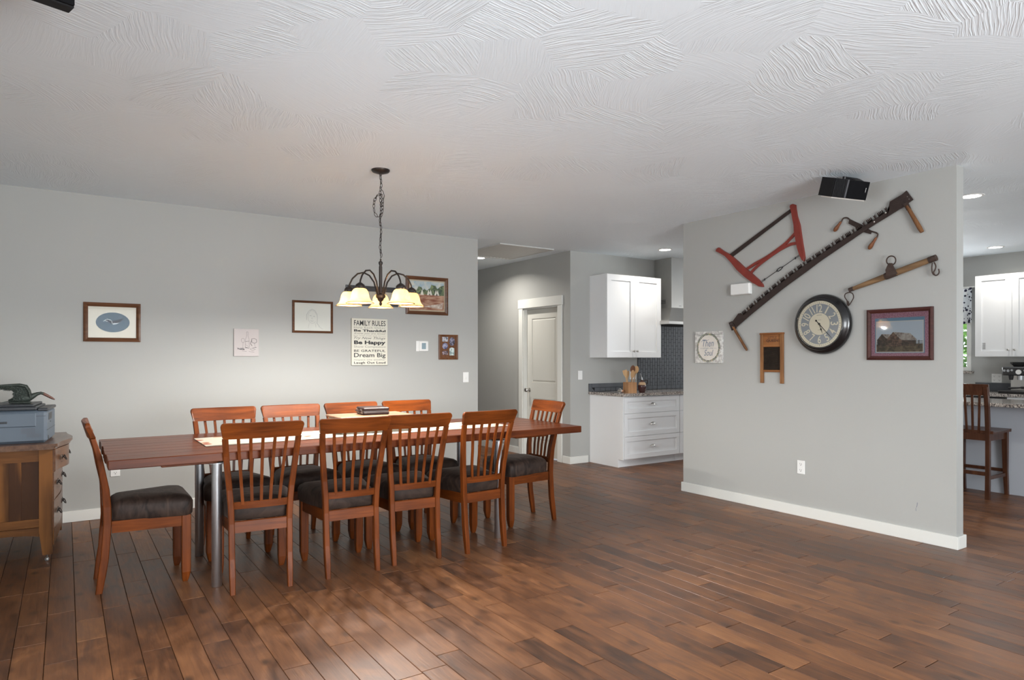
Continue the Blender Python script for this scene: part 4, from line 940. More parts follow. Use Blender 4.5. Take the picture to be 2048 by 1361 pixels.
# ------------------------------------------------------------------ pictures
WALN = wood('walnut_frame', (0.055, 0.022, 0.010), (0.16, 0.070, 0.034), 'x', 0.35, coat=0.2)
MAHG = wood('mahogany_frame', (0.035, 0.010, 0.009), (0.085, 0.028, 0.022), 'x', 0.3, coat=0.4)
CREAM = plain('cream_board', (0.66, 0.64, 0.55), 0.7, var=0.02); PAPER = plain('drawing_paper', (0.64, 0.65, 0.60), 0.8, var=0.02)
INK = plain('black_ink', (0.025, 0.025, 0.028), 0.7); PENCIL = plain('pencil_grey', (0.34, 0.35, 0.35), 0.8); NAVYG = plain('blue_grey_ink', (0.16, 0.20, 0.27), 0.7)
def frame_parts(t, w, h, fw, mat, dep=0.022):
    """mitred moulding, four pieces"""
    a, b = w/2, h/2
    def side(p, q, n1, n2):   # outer corner p->q with inner offsets
        return None
    O = [(-a, -b), (a, -b), (a, b), (-a, b)]; I = [(-a+fw, -b+fw), (a-fw, -b+fw), (a-fw, b-fw), (-a+fw, b-fw)]
    Md = [((O[i][0]*0.55+I[i][0]*0.45), (O[i][1]*0.55+I[i][1]*0.45)) for i in range(4)]
    for i in range(4):
        j = (i+1) % 4; m = MB(); secs = []
        for k in (i, j): secs.append([(O[k][0], O[k][1], 0), (O[k][0], O[k][1], dep*0.8), (Md[k][0], Md[k][1], dep), (I[k][0], I[k][1], dep*0.62), (I[k][0], I[k][1], 0)])
        m.loft(secs); m.build('frame_side', mat, t)
def corners(fn, pl, pts):
    q = [fn(x, y, pl) for x, y in pts]; return q
def picA(pts):    # picture on the dining wall from its photographed corners TL TR BR BL
    q = corners(at_y, YA, pts); x = sum(p.x for p in q)/4; z = sum(p.z for p in q)/4
    return south_frame(x, YA, z), ((q[1].x-q[0].x)+(q[2].x-q[3].x))/2, ((q[0].z-q[3].z)+(q[1].z-q[2].z))/2
def picP(pts):
    q = corners(at_x, XP, pts); y = sum(p.y for p in q)/4; z = sum(p.z for p in q)/4
    return west_frame(XP, y, z), -((q[1].y-q[0].y)+(q[2].y-q[3].y))/2, ((q[0].z-q[3].z)+(q[1].z-q[2].z))/2
def flat(m, pts, z, mi=0):
    m.mi = mi; m.face([m.bm.verts.new((p[0], p[1], z)) for p in pts])
def ell(cx, cy, rx, ry, n=36, a0=0, a1=2*PI): return [(cx+rx*math.cos(a0+(a1-a0)*k/n), cy+ry*math.sin(a0+(a1-a0)*k/n)) for k in range(n)]
def stroke(m, pts, w, z, mi=0):
    """flat ribbon along a line"""
    m.mi = mi
    for (x0, y0), (x1, y1) in zip(pts, pts[1:]):
        d = Vector((x1-x0, y1-y0)); 
        if d.length < 1e-6: continue
        n = Vector((-d.y, d.x)).normalized()*w/2; d = d.normalized()*w*0.3
        m.face([m.bm.verts.new((x, y, z)) for x, y in ((x0-n.x-d.x, y0-n.y-d.y), (x1-n.x+d.x, y1-n.y+d.y), (x1+n.x+d.x, y1+n.y+d.y), (x0+n.x-d.x, y0+n.y-d.y))])
def picture(label, spec, fw, mat, dep=0.022, name='framed_picture', glz=None):
    M, w, h = spec; t = hung(name, label, 'picture', M); frame_parts(t, w, h, fw, mat, dep)
    MB().box((-w/2+fw*0.8, -h/2+fw*0.8, 0), (w/2-fw*0.8, h/2-fw*0.8, dep*0.3)).build('backing', CREAM, t)
    iw, ih = w-2*fw, h-2*fw
    MB().box((-iw/2-0.001, -ih/2-0.001, dep*0.5), (iw/2+0.001, ih/2+0.001, dep*0.5+0.0015)).build('glass_pane', glz or ARGLASS, t)
    return t, iw, ih, dep*0.3
# duck print, oval
t, iw, ih, z = picture('framed oval print of a flying bird on blue, alone above the printer', picA([(167, 604), (282, 609), (280, 685), (166, 683)]), 0.034, WALN)
m = MB(); sc = iw/0.345
flat(m, ell(0.003, 0.0, 0.122*sc, 0.083*sc), z+0.0004, 0)
flat(m, [(x*sc, y*sc) for x, y in ((0.0, -0.018), (0.03, -0.012), (0.055, 0.004), (0.07, 0.02), (0.085, 0.035), (0.06, 0.030), (0.03, 0.018), (0.005, 0.012), (-0.02, 0.018), (-0.045, 0.022), (-0.055, 0.012), (-0.03, 0.004))], z+0.0008, 1)
flat(m, [(x*sc, y*sc) for x, y in ((0.0, -0.02), (0.03, -0.014), (0.052, 0.0), (0.03, -0.005), (0.005, -0.006))], z+0.0012, 2)
for p in ([(-0.065, 0.006), (-0.05, 0.02), (-0.035, 0.026), (-0.018, 0.018)], [(-0.052, 0.018), (-0.044, 0.006), (-0.034, 0.010)], [(-0.02, 0.024), (-0.005, 0.012), (-0.002, -0.012)]): stroke(m, [(a*sc, b*sc) for a, b in p], 0.004, z+0.0014, 2)
m.build('print', [plain('print_blue', (0.07, 0.125, 0.175), 0.7, var=0.25, scale=9), plain('print_navy', (0.02, 0.035, 0.055), 0.7), plain('print_pale', (0.5, 0.6, 0.65), 0.7)], t)
# wine sketch canvas
M, w, h = picA([(468, 658), (518, 659), (516, 713), (466, 713)])
t = hung('canvas_sketch', 'small unframed canvas with an ink sketch of a bottle and glasses', 'picture', M)
MB().box((-w/2, -h/2, 0), (w/2, h/2, 0.018), bev=0.002).build('canvas', plain('pinkish_canvas', (0.52, 0.48, 0.47), 0.85, var=0.03), t)
m = MB(); s = w/0.226; z = 0.0184
def S(pts, wd=0.0017): stroke(m, [(x*s, y*s) for x, y in pts], wd*s, z)
S([(0.0, 0.10), (0.014, 0.10), (0.013, 0.065), (0.022, 0.035), (0.026, -0.05), (-0.012, -0.052), (-0.010, 0.03), (0.001, 0.065), (0.0, 0.10)]); S([(-0.010, 0.01), (0.024, 0.014)], 0.003); S([(-0.008, -0.02), (0.02, -0.04)]); S([(-0.010, -0.045), (0.02, -0.052)], 0.004)
S([(-0.045, 0.035), (-0.048, 0.015), (-0.038, 0.0), (-0.026, 0.0), (-0.018, 0.015), (-0.020, 0.035), (-0.033, 0.040), (-0.045, 0.035)]); S([(-0.032, 0.0), (-0.033, -0.05)]); S([(-0.048, -0.055), (-0.033, -0.05), (-0.018, -0.055)])
S([(0.045, 0.035), (0.07, 0.040), (0.09, 0.030), (0.092, 0.005), (0.075, -0.006), (0.05, 0.0), (0.045, 0.035)], 0.003); S([(0.07, -0.006), (0.08, -0.045)]); S([(0.055, -0.05), (0.09, -0.045)], 0.003); S([(0.045, 0.02), (0.035, -0.01), (0.05, -0.03)], 0.004)
S([(-0.075, -0.055), (-0.06, -0.065), (-0.02, -0.068), (-0.03, -0.058), (-0.06, -0.056)], 0.005); S([(-0.08, -0.05), (-0.076, -0.065)], 0.004); S([(0.03, -0.06), (0.05, -0.075), (0.08, -0.065), (0.06, -0.055), (0.03, -0.06)]); S([(0.02, -0.085), (0.07, -0.09)]); S([(-0.04, -0.08), (0.0, -0.085)])
m.build('ink_sketch', INK, t)
# pencil portrait
t, iw, ih, z = picture('framed pale pencil sketch of a head, left of the chandelier', picA([(585, 600), (666, 605), (664, 668), (583, 665)]), 0.022, WALN)
MB().box((-iw/2, -ih/2, z), (iw/2, ih/2, z+0.001)).build('paper', PAPER, t)
m = MB(); s = iw/0.35; zz = z+0.0014
def S(pts, wd=0.0018): stroke(m, [((x-0.005)*s, y*s) for x, y in pts], wd*s, zz)
S(ell(0, 0, 0.042, 0.062, 24, R(20), R(330))); S([(0.03, 0.055), (0.045, 0.03), (0.05, -0.01), (0.045, -0.06), (0.07, -0.09)], 0.003); S([(-0.035, 0.055), (-0.055, 0.02), (-0.055, -0.03)], 0.003); S([(-0.03, 0.06), (0.0, 0.075), (0.03, 0.06)], 0.003)
S([(-0.024, 0.012), (-0.010, 0.012)], 0.004); S([(0.010, 0.005), (0.024, 0.006)], 0.004); S([(-0.002, 0.0), (-0.006, -0.018), (0.004, -0.02)]); S([(-0.018, -0.036), (-0.006, -0.042), (0.010, -0.038)], 0.003); S([(0.03, -0.06), (0.035, -0.1)]); S([(-0.03, -0.06), (-0.04, -0.11)]); S([(0.06, -0.09), (0.1, -0.115)])
m.build('pencil_lines', PENCIL, t)
# dark framed picture behind the chandelier
p0 = at_y(691, 570, YA); p1 = at_y(795, 613, YA); M, w, h = south_frame((p0.x+p1.x)/2, YA, (p0.z+p1.z)/2-0.005), p1.x-p0.x, p0.z-p1.z+0.01
t, iw, ih, z = picture('black wide-framed picture half hidden behind the chandelier', (M, w, h), 0.055, plain('black_frame', (0.035, 0.035, 0.037), 0.4), 0.02)
MB().box((-iw/2, -ih/2, z), (iw/2, ih/2, z+0.001)).build('mat_board', plain('tan_board', (0.42, 0.38, 0.30), 0.7), t)
# tipi painting
t, iw, ih, z = picture('framed watercolour of white tents before green trees, right of the chandelier', picA([(812, 552), (896, 557), (894, 632), (810, 628)]), 0.038, WALN)
def mottle(name, a, b, sc=14, stretch=(1, 1, 1)):
    m, nt, bb = nodes_of(name); tc = N(nt, 'ShaderNodeTexCoord'); mp = N(nt, 'ShaderNodeMapping'); mp.inputs['Scale'].default_value = stretch; n = N(nt, 'ShaderNodeTexNoise', i_Scale=sc, i_Detail=5.0, i_Distortion=0.5); L(nt, tc.outputs['Object'], mp.inputs[0]); L(nt, mp.outputs[0], n.inputs['Vector'])
    cr = N(nt, 'ShaderNodeValToRGB'); cr.color_ramp.elements[0].position = 0.38; cr.color_ramp.elements[1].position = 0.64; cr.color_ramp.elements[0].color = c4(a); cr.color_ramp.elements[1].color = c4(b); L(nt, n.outputs['Fac'], cr.inputs[0]); L(nt, cr.outputs[0], bb.inputs['Base Color']); bb.inputs['Roughness'].default_value = 0.75; return m
a, b = iw/2, ih/2
m = MB(); flat(m, [(-a, -b), (a, -b), (a, b), (-a, b)], z+0.0003, 0); a -= 0.012; b -= 0.014
flat(m, [(-a, b*0.0), (a, 0.0), (a, b), (-a, b)], z+0.0006, 1); flat(m, [(-a, -b), (a, -b), (a, 0.05*b), (-a, 0.12*b)], z+0.0009, 3)
q = random.Random(4); pts = [(-a, 0.1*b)]
for i in range(25): pts.append((-a+2*a*i/24, b*(0.30+0.38*q.random()+(0.15 if i > 12 else 0))))
pts.append((a, 0.05*b)); flat(m, pts, z+0.0008, 2)
for x in (-0.30, 0.08, 0.2, 0.52, 0.62): flat(m, [((x-0.10)*a, 0.06*b), ((x+0.10)*a, 0.05*b), ((x+0.01)*a, 0.42*b), ((x-0.01)*a, 0.42*b)], z+0.0012, 4)
flat(m, [(-0.3*a, -0.75*b), (0.9*a, -0.9*b), (0.95*a, -0.45*b), (0.5*a, -0.6*b)], z+0.0012, 5)
m.build('painting', [plain('linen_liner', (0.42, 0.36, 0.26), 0.8), mottle('watercolour_sky', (0.30, 0.40, 0.46), (0.55, 0.55, 0.48)), mottle('watercolour_trees', (0.05, 0.075, 0.05), (0.20, 0.25, 0.12), 30), mottle('watercolour_earth', (0.22, 0.08, 0.045), (0.45, 0.28, 0.19), 18, (0.5, 2, 1)), plain('tent_white', (0.65, 0.63, 0.55), 0.8), mottle('pale_ground', (0.35, 0.25, 0.2), (0.6, 0.55, 0.48), 25)], t)
# photo collage frame
COLW = wood('collage_wood', (0.09, 0.035, 0.015), (0.20, 0.09, 0.042), 'y', 0.45, coat=0.1)
t, iw, ih, z = picture('brown wooden collage frame with five small photos near the light switch', picA([(878, 669), (916, 671), (914, 720), (876, 719)]), 0.020, COLW, 0.018, 'photo_collage')
MB().box((-iw/2, -ih/2, z), (iw/2, ih/2, z+0.003)).build('mount_board', COLW, t)
PH = [mottle('photo_a', (0.10, 0.12, 0.16), (0.65, 0.64, 0.66), 45), mottle('photo_b', (0.02, 0.02, 0.03), (0.28, 0.27, 0.36), 40), mottle('photo_c', (0.04, 0.05, 0.14), (0.40, 0.40, 0.52), 35), mottle('photo_d', (0.02, 0.015, 0.02), (0.45, 0.35, 0.38), 40), mottle('photo_e', (0.05, 0.12, 0.12), (0.62, 0.70, 0.68), 28)]
a, b = iw/2, ih/2
for pts, k in (([(-0.78*a, 0.52*b), (-0.05*a, 0.52*b), (-0.05*a, 0.95*b), (-0.78*a, 0.95*b)], 0), (ell(0.45*a, 0.52*b, 0.36*a, 0.40*b), 1), (ell(-0.42*a, 0.10*b, 0.34*a, 0.30*b), 2), ([(-0.78*a, -0.72*b), (-0.05*a, -0.72*b), (-0.05*a, -0.36*b), (-0.78*a, -0.36*b)], 3), ([(0.12*a, -0.78*b), (0.74*a, -0.78*b), (0.74*a, -0.12*b), (0.5*a, -0.04*b), (0.3*a, -0.04*b), (0.12*a, -0.12*b)], 4)):
    m = MB(); flat(m, pts, z+0.0036); m.build('photo', PH[k], t)
# family rules sign
M, w, h = picA([(703, 636), (774, 640), (772, 731), (700, 731)])
t = hung('lettered_sign', 'cream canvas sign headed FAMILY RULES with black lettering below the chandelier', 'sign', M)
MB().box((-w/2, -h/2, 0), (w/2, h/2, 0.03), bev=0.003).build('sign_board', CREAM, t)
lines = [('FAMILY RULES', 0.845, 0.958, 0.010, 0, 1.0, 1), ('Help Each Other', 0.772, 0.825, -0.012, 0, 1.15, 0), ('Be Thankful', 0.715, 0.765, 0.040, 0, 1, 1), ('Know you are loved', 0.650, 0.700, -0.008, 0.4, 1, 0), ('Pay with hugs and kisses', 0.618, 0.640, 0.0, 0, 1.2, 0), ('Try New Things', 0.540, 0.608, 0.004, 0.4, 1, 0),
         ('Be Happy', 0.425, 0.528, 0.045, 0, 1, 1), ('Show Compassion', 0.362, 0.420, -0.008, 0, 1, 0), ('BE GRATEFUL', 0.285, 0.335, 0.012, 0, 1.05, 1), ('Dream Big', 0.145, 0.262, 0.014, 0, 1, 1), ('respect one another', 0.090, 0.138, -0.006, 0, 1, 0), ('Laugh Out Loud', 0.018, 0.080, 0.028, 0, 1.1, 1)]
GREYINK = plain('soft_grey_ink', (0.13, 0.13, 0.125), 0.7)
for txt, y0, y1, bo, sh, sp, dk in lines: write(txt, -w*0.44, -h/2+h*y0, w*0.44, -h/2+h*y1, 0.0304, INK if dk else GREYINK, t, bo, sh, space=sp)

# barn picture on the partition
t, iw, ih, z = picture('mahogany-framed picture of old barns with mauve and blue mats', picP([(1736, 622), (1868, 612), (1868, 720), (1736, 721)]), 0.030, MAHG, 0.026, glz=GLASS)
a, b = iw/2, ih/2; m = MB()
flat(m, [(-a, -b), (a, -b), (a, b), (-a, b)], z+0.0003, 0); X0, X1, Y0, Y1 = -0.80*a, 0.80*a, -0.80*b, 0.58*b
flat(m, [(-0.86*a, -0.86*b), (0.86*a, -0.86*b), (0.86*a, 0.76*b), (-0.86*a, 0.76*b)], z+0.0006, 1)
flat(m, [(X0-0.006, Y0-0.006), (X1+0.006, Y0-0.006), (X1+0.006, Y1+0.006), (X0-0.006, Y1+0.006)], z+0.0009, 2)
flat(m, [(X0, Y0), (X1, Y0), (X1, Y1), (X0, Y1)], z+0.0012, 3)
def U(u, v): return (X0+(X1-X0)*u, Y0+(Y1-Y0)*v)
flat(m, [U(0, 0), U(1, 0), U(1, 0.26), U(0, 0.24)], z+0.0015, 4)
flat(m, [U(0.02, 0.2), U(0.27, 0.2), U(0.27, 0.42), U(0.12, 0.60), U(0.01, 0.40)], z+0.0016, 5); flat(m, [U(0.12, 0.60), U(0.32, 0.58), U(0.30, 0.42), U(0.24, 0.42)], z+0.0017, 6)
flat(m, [U(0.23, 0.18), U(0.56, 0.18), U(0.56, 0.38), U(0.37, 0.66), U(0.22, 0.40)], z+0.0018, 7); flat(m, [U(0.37, 0.66), U(0.74, 0.60), U(0.89, 0.38), U(0.55, 0.38)], z+0.0020, 6); flat(m, [U(0.54, 0.2), U(0.86, 0.24), U(0.86, 0.375), U(0.54, 0.38)], z+0.0017, 5)
for v in (0.20, 0.27, 0.33): stroke(m, [U(0.0, v*0.9), U(0.35, v*0.95), U(0.62, v), U(1.0, v+0.01)], 0.004, z+0.0022, 5)
for u in (0.12, 0.38, 0.62, 0.92): stroke(m, [U(u, 0.12), U(u, 0.37)], 0.006, z+0.0023, 5)
m.build('print', [mottle('mauve_mat', (0.26, 0.10, 0.15), (0.42, 0.22, 0.28), 120), plain('blue_mat', (0.13, 0.25, 0.36), 0.8), plain('pale_mat', (0.55, 0.53, 0.48), 0.8), plain('print_sky', (0.45, 0.52, 0.58), 0.8, var=0.05, scale=3), mottle('print_ground', (0.04, 0.03, 0.015), (0.15, 0.11, 0.06), 30), mottle('barn_dark', (0.02, 0.014, 0.01), (0.10, 0.06, 0.04), 60), mottle('barn_roof', (0.16, 0.12, 0.10), (0.38, 0.35, 0.31), 40), mottle('barn_wall', (0.05, 0.03, 0.02), (0.19, 0.11, 0.07), 60)], t)

# soul sign
M, w, h = picP([(1392, 664), (1447, 663), (1447, 726), (1394, 727)])
t = hung('lettered_sign', 'small white weathered plank sign with a leaf wreath around handwritten words', 'sign', M)
WWH = mottle('weathered_white', (0.42, 0.40, 0.38), (0.70, 0.70, 0.66), 40)
MB().box((-w/2, h/2-h*0.1, 0), (w/2, h/2, 0.022), bev=0.0015).build('plank', WWH, t)
MB().box((-w/2, -h/2, 0), (w/2, h/2-h*0.107, 0.0215), bev=0.0015).build('plank', WWH, t)
m = MB(); rx, ry = w*0.40, h*0.43; flat(m, ell(0, -0.004, rx*0.93, ry*0.93), 0.0227, 0); m.build('wreath_ground', plain('pale_peach', (0.66, 0.62, 0.56), 0.8, var=0.1, scale=20), t)
m = MB(); q = random.Random(9)
for k in range(64):
    an = 2*PI*k/64; x, y = rx*math.cos(an), -0.004+ry*math.sin(an)
    for s in (-1, 1):
        d = Vector((-math.sin(an)+s*0.8*math.cos(an), math.cos(an)+s*0.8*math.sin(an))).normalized(); ln = 0.015+0.006*q.random(); n = Vector((-d.y, d.x))*0.0042; m.mi = 0 if q.random() < 0.6 else (1 if q.random() < 0.7 else 2)
        m.face([m.bm.verts.new((x, y, 0.0232+0.0002*s)), m.bm.verts.new((x+d.x*ln/2+n.x, y+d.y*ln/2+n.y, 0.0234+0.0002*s)), m.bm.verts.new((x+d.x*ln, y+d.y*ln, 0.0232+0.0002*s)), m.bm.verts.new((x+d.x*ln/2-n.x, y+d.y*ln/2-n.y, 0.0234+0.0002*s))])
m.build('leaf_wreath', [plain('wreath_dark', (0.04, 0.05, 0.03), 0.7), plain('wreath_green', (0.16, 0.20, 0.08), 0.7), plain('wreath_ochre', (0.45, 0.30, 0.12), 0.7)], t)
write('Then', -w*0.21, h*0.02, w*0.20, h*0.24, 0.0236, NAVYG, t, 0.0, 0.25)
m = MB(); stroke(m, [(-w*0.26, h*0.17), (-w*0.2, h*0.215), (-w*0.05, h*0.20), (w*0.03, h*0.245)], 0.003, 0.0237); stroke(m, [(-w*0.3, -h*0.035), (-w*0.2, -h*0.035)], 0.0018, 0.0237); stroke(m, [(w*0.2, -h*0.035), (w*0.3, -h*0.035)], 0.0018, 0.0237); m.build('flourish', NAVYG, t)
write('sings my', -w*0.19, -h*0.065, w*0.19, -h*0.005, 0.0236, NAVYG, t, -0.01, 0.1)
write('Soul', -w*0.15, -h*0.27, w*0.19, -h*0.08, 0.0236, NAVYG, t, 0.0, 0.3)

# washboard
M, w, h = picP([(1521, 667), (1569, 665), (1568, 767), (1526, 767)])
wbd = hung('washboard', 'old wooden washboard with dark ribbed metal panel hanging on the partition', 'washboard', M)
WBW = wood('washboard_wood', (0.13, 0.055, 0.022), (0.34, 0.165, 0.07), 'y', 0.6, coat=0); WBX = wood('washboard_panel_wood', (0.17, 0.06, 0.02), (0.36, 0.16, 0.06), 'x', 0.6, coat=0)
for s in (-1, 1): MB().box((s*w/2-0.027 if s > 0 else -w/2, -h/2, 0), (w/2 if s > 0 else -w/2+0.027, h/2-0.008, 0.026), bev=0.002).build('side_leg', WBW, wbd)
MB().box((-w/2-0.004, h/2-0.016, 0), (w/2+0.004, h/2, 0.029), bev=0.002).build('top_rail', WBX, wbd)
a = w/2-0.027
MB().box((-a, h/2-0.105, 0.006), (a, h/2-0.016, 0.014)).build('header_panel', WBX, wbd)
MB().box((-a, h/2-0.128, 0), (a, h/2-0.105, 0.022), bev=0.003).build('cross_rail', WBX, wbd)
yb = -h/2+0.100; MB().box((-a, yb, 0), (a, yb+0.020, 0.022), bev=0.003).build('cross_rail', WBX, wbd)
m = MB(); y0, y1 = yb+0.020, h/2-0.128; n = 24; secs = []
pts = [(0.004, y0)]+[(0.008+0.005*(0.5-0.5*math.cos(2*PI*i/4)), y0+(y1-y0)*i/(n*4)) for i in range(n*4+1)]+[(0.004, y1)]
m.prism([(p[0], p[1]) for p in pts], -a, a, Matrix(((0, 0, 1, 0), (0, 1, 0, 0), (1, 0, 0, 0), (0, 0, 0, 1)))); m.build('ribbed_panel', plain('ribbed_metal', (0.050, 0.038, 0.030), 0.5, metal=0.4, var=0.4, scale=30), wbd)
write('LITTLE', -a*0.45, h/2-0.055, a*0.55, h/2-0.035, 0.0143, plain('burnt_ink', (0.07, 0.025, 0.012), 0.8), wbd, 0.01)
write('QUEEN', -a*0.65, h/2-0.086, a*0.72, h/2-0.060, 0.0143, MATS['burnt_ink'], wbd, 0.03)

# clock
p = at_x(1648.5, 649, XP); ck = hung('wall_clock', 'large round wall clock with deep black frame and cream numerals', 'clock', west_frame(XP, p.y, p.z))
RC = 0.252
m = MB(); m.lathe([(0, 0), (RC*0.90, 0), (RC*0.97, 0.008), (RC, 0.022), (RC*0.985, 0.040), (RC*0.93, 0.056), (RC*0.88, 0.062), (RC*0.86, 0.070), (RC*0.83, 0.0785), (RC*0.795, 0.0795), (RC*0.775, 0.0785), (RC*0.77, 0.070), (0, 0.070)], 64); m.build('clock_case', plain('black_gloss', (0.008, 0.008, 0.009), 0.22, var=0.0, coat=0.3), ck)
RF = RC*0.77
m = MB(); m.lathe([(0, 0.0702), (RF*0.87, 0.0702), (RF*0.87, 0.0712), (0, 0.0712)], 64); m.build('dial', plain('dial_grey', (0.20, 0.22, 0.24), 0.35, var=0.15, scale=5), ck)
DC = plain('dial_cream', (0.58, 0.54, 0.42), 0.6, var=0.05)
m = MB(); m.lathe([(RF*0.87, 0.0710), (RF*0.87, 0.0730), (RF*0.995, 0.0730), (RF*0.995, 0.0710)], 64, cap=False); m.build('chapter_ring', DC, ck)
m = MB(); m.lathe([(0, 0.0710), (RF*0.47, 0.0710), (RF*0.47, 0.0735), (0, 0.0735)], 48); m.build('centre_disc', DC, ck)
m = MB()
for k in range(60):
    an = 2*PI*k/60; r0, r1 = RF*(0.90 if k % 5 else 0.885), RF*0.95; stroke(m, [(r0*math.sin(an), r0*math.cos(an)), (r1*math.sin(an), r1*math.cos(an))], 0.0035 if k % 5 == 0 else 0.0018, 0.0732)
stroke(m, [(-0.022, 0.0735), (0.022, 0.0735)], 0.003, 0.0737); stroke(m, [(-0.012, 0.034), (0.016, 0.034)], 0.002, 0.0737); stroke(m, [(-0.012, -0.05), (0.014, -0.05)], 0.002, 0.0737)
m.build('minute_marks', GREYINK, ck)
for k in range(1, 13):
    an = 2*PI*k/12; me = text_mesh(str(k), 0.012, 0.0, 0.85)
    xs = [v.co.x for v in me.vertices]; ys = [v.co.y for v in me.vertices]; hh = RF*0.34; ww = RF*(0.15 if k < 10 else 0.26)
    if k == 1: ww = RF*0.06
    if k == 11: ww = RF*0.17
    sx, sy = ww/(max(xs)-min(xs)), hh/(max(ys)-min(ys)); mxx, myy = (max(xs)+min(xs))/2, (max(ys)+min(ys))/2
    r = RF*0.67
    for v in me.vertices:
        x, y = (v.co.x-mxx)*sx, (v.co.y-myy)*sy; x += 0.18*y*(-1 if 4 <= k <= 8 else 1)*0
        v.co = Vector((r*math.sin(an)+x*math.cos(-an)-y*math.sin(-an) if k not in (4, 5, 6, 7, 8) else r*math.sin(an)+x*math.cos(PI-an)-y*math.sin(PI-an), r*math.cos(an)+x*math.sin(-an)+y*math.cos(-an) if k not in (4, 5, 6, 7, 8) else r*math.cos(an)+x*math.sin(PI-an)+y*math.cos(PI-an), 0.0718))
    me.materials.clear(); me.materials.append(DC); me.name = 'numeral'; o = bpy.data.objects.new('numeral', me); C.objects.link(o); o.parent = ck
def hand(an, ln, back, w, spade, z, name):
    m = MB(); d = Vector((math.sin(an), math.cos(an))); n = Vector((d.y, -d.x))
    def P(a, b): v = d*a+n*b; return (v.x, v.y)
    if spade: pts = [P(-back, -w), P(-back, w), P(ln*0.45, w), P(ln*0.52, w*3.6), P(ln*0.68, w*1.3), P(ln, 0), P(ln*0.68, -w*1.3), P(ln*0.52, -w*3.6), P(ln*0.45, -w)]
    else: pts = [P(-back, -w), P(-back, w), P(0, w*1.4), P(ln, w*0.35), P(ln, -w*0.35), P(0, -w*1.4)]
    m.prism(pts, z, z+0.0012); 
    if back > 0.03: m.lathe([(0.008, z), (0.008, z+0.0014)], 16, Matrix.Translation((*P(-back, 0), 0)))
    m.build(name, BLACK, ck)
hand(R(160), RF*0.44, 0.01, 0.0022, True, 0.0745, 'hour_hand'); hand(R(137.5), RF*0.80, RF*0.2, 0.0026, False, 0.0760, 'minute_hand')
m = MB(); m.lathe([(0.009, 0.0735), (0.009, 0.0775), (0, 0.0780)], 16); m.build('hub', BLACK, ck)
m = MB(); m.lathe([(0, 0.0792), (RF*1.005, 0.0792), (RF*1.005, 0.0796), (0, 0.0796)], 48); m.build('clock_glass', ARGLASS, ck)

# ------------------------------------------------------------------ antique tools on the partition (outlines measured from the photograph onto the wall plane)
def tool(name, label, cat, cpx, cpy):
    p = at_x(cpx, cpy, XP); t = hung(name, label, cat, west_frame(XP, p.y, p.z)); oy, oz = p.y, p.z
    return t, (lambda zx, zy: (lambda q: (oy-q.y, q.z-oz))(at_x(1400+zx/3.58, 340+zy/3.58, XP)))
def smooth(pts, n=6):
    out = []; N_ = len(pts)
    for i in range(N_-1):
        p0 = Vector(pts[max(i-1, 0)]); p1 = Vector(pts[i]); p2 = Vector(pts[i+1]); p3 = Vector(pts[min(i+2, N_-1)])
        for k in range(n):
            s = k/n; out.append(0.5*((2*p1)+(p2-p0)*s+(2*p0-5*p1+4*p2-p3)*s*s+(3*p1-p0-3*p2+p3)*s**3))
    out.append(Vector(pts[-1])); return out
RED = plain('worn_red_paint', (0.21, 0.028, 0.018), 0.5, var=0.3, scale=14, bump=0.15, bscale=40)
HANDW = wood('old_handle_wood', (0.07, 0.03, 0.014), (0.26, 0.12, 0.05), 'y', 0.5, coat=0.1)
# two-man crosscut saw
t, F = tool('crosscut_saw', 'long two-man crosscut saw with rusty toothed blade hung diagonally', 'saw', 1650, 520)
top = smooth([Vector((*F(x, y), 0)) for x, y in ((318, 1040), (425, 945), (560, 832), (700, 726), (850, 622), (1000, 522), (1180, 408), (1368, 285))], 12)
bot = smooth([Vector((*F(x, y), 0)) for x, y in ((270, 1130), (380, 1035), (500, 937), (625, 838), (750, 748), (875, 655), (1000, 570), (1125, 485), (1250, 402), (1360, 335), (1475, 262))], 8)
m = MB(); end = [Vector((*F(x, y), 0)) for x, y in ((1362, 235), (1455, 180), (1480, 190))]; start = [Vector((*F(x, y), 0)) for x, y in ((245, 1085), (285, 1030), (312, 1026))]
# body as a strip of quads between top and bottom
def strip(m, A, B, z0, z1):
    n = 60
    def samp(P, u):
        ls = [0]
        for a, b in zip(P, P[1:]): ls.append(ls[-1]+(b-a).length)
        d = u*ls[-1]
        for i in range(len(P)-1):
            if d <= ls[i+1] or i == len(P)-2: return P[i].lerp(P[i+1], min(1, max(0, (d-ls[i])/max(1e-9, ls[i+1]-ls[i]))))
    a = [samp(A, i/n) for i in range(n+1)]; b = [samp(B, i/n) for i in range(n+1)]
    m.loft([[(p.x, p.y, z0), (q_.x, q_.y, z0), (q_.x, q_.y, z1), (p.x, p.y, z1)] for p, q_ in zip(a, b)])
    return samp
SZ0, SZ1 = 0.020, 0.0235
samp = strip(m, start+top+end, bot, SZ0, SZ1)
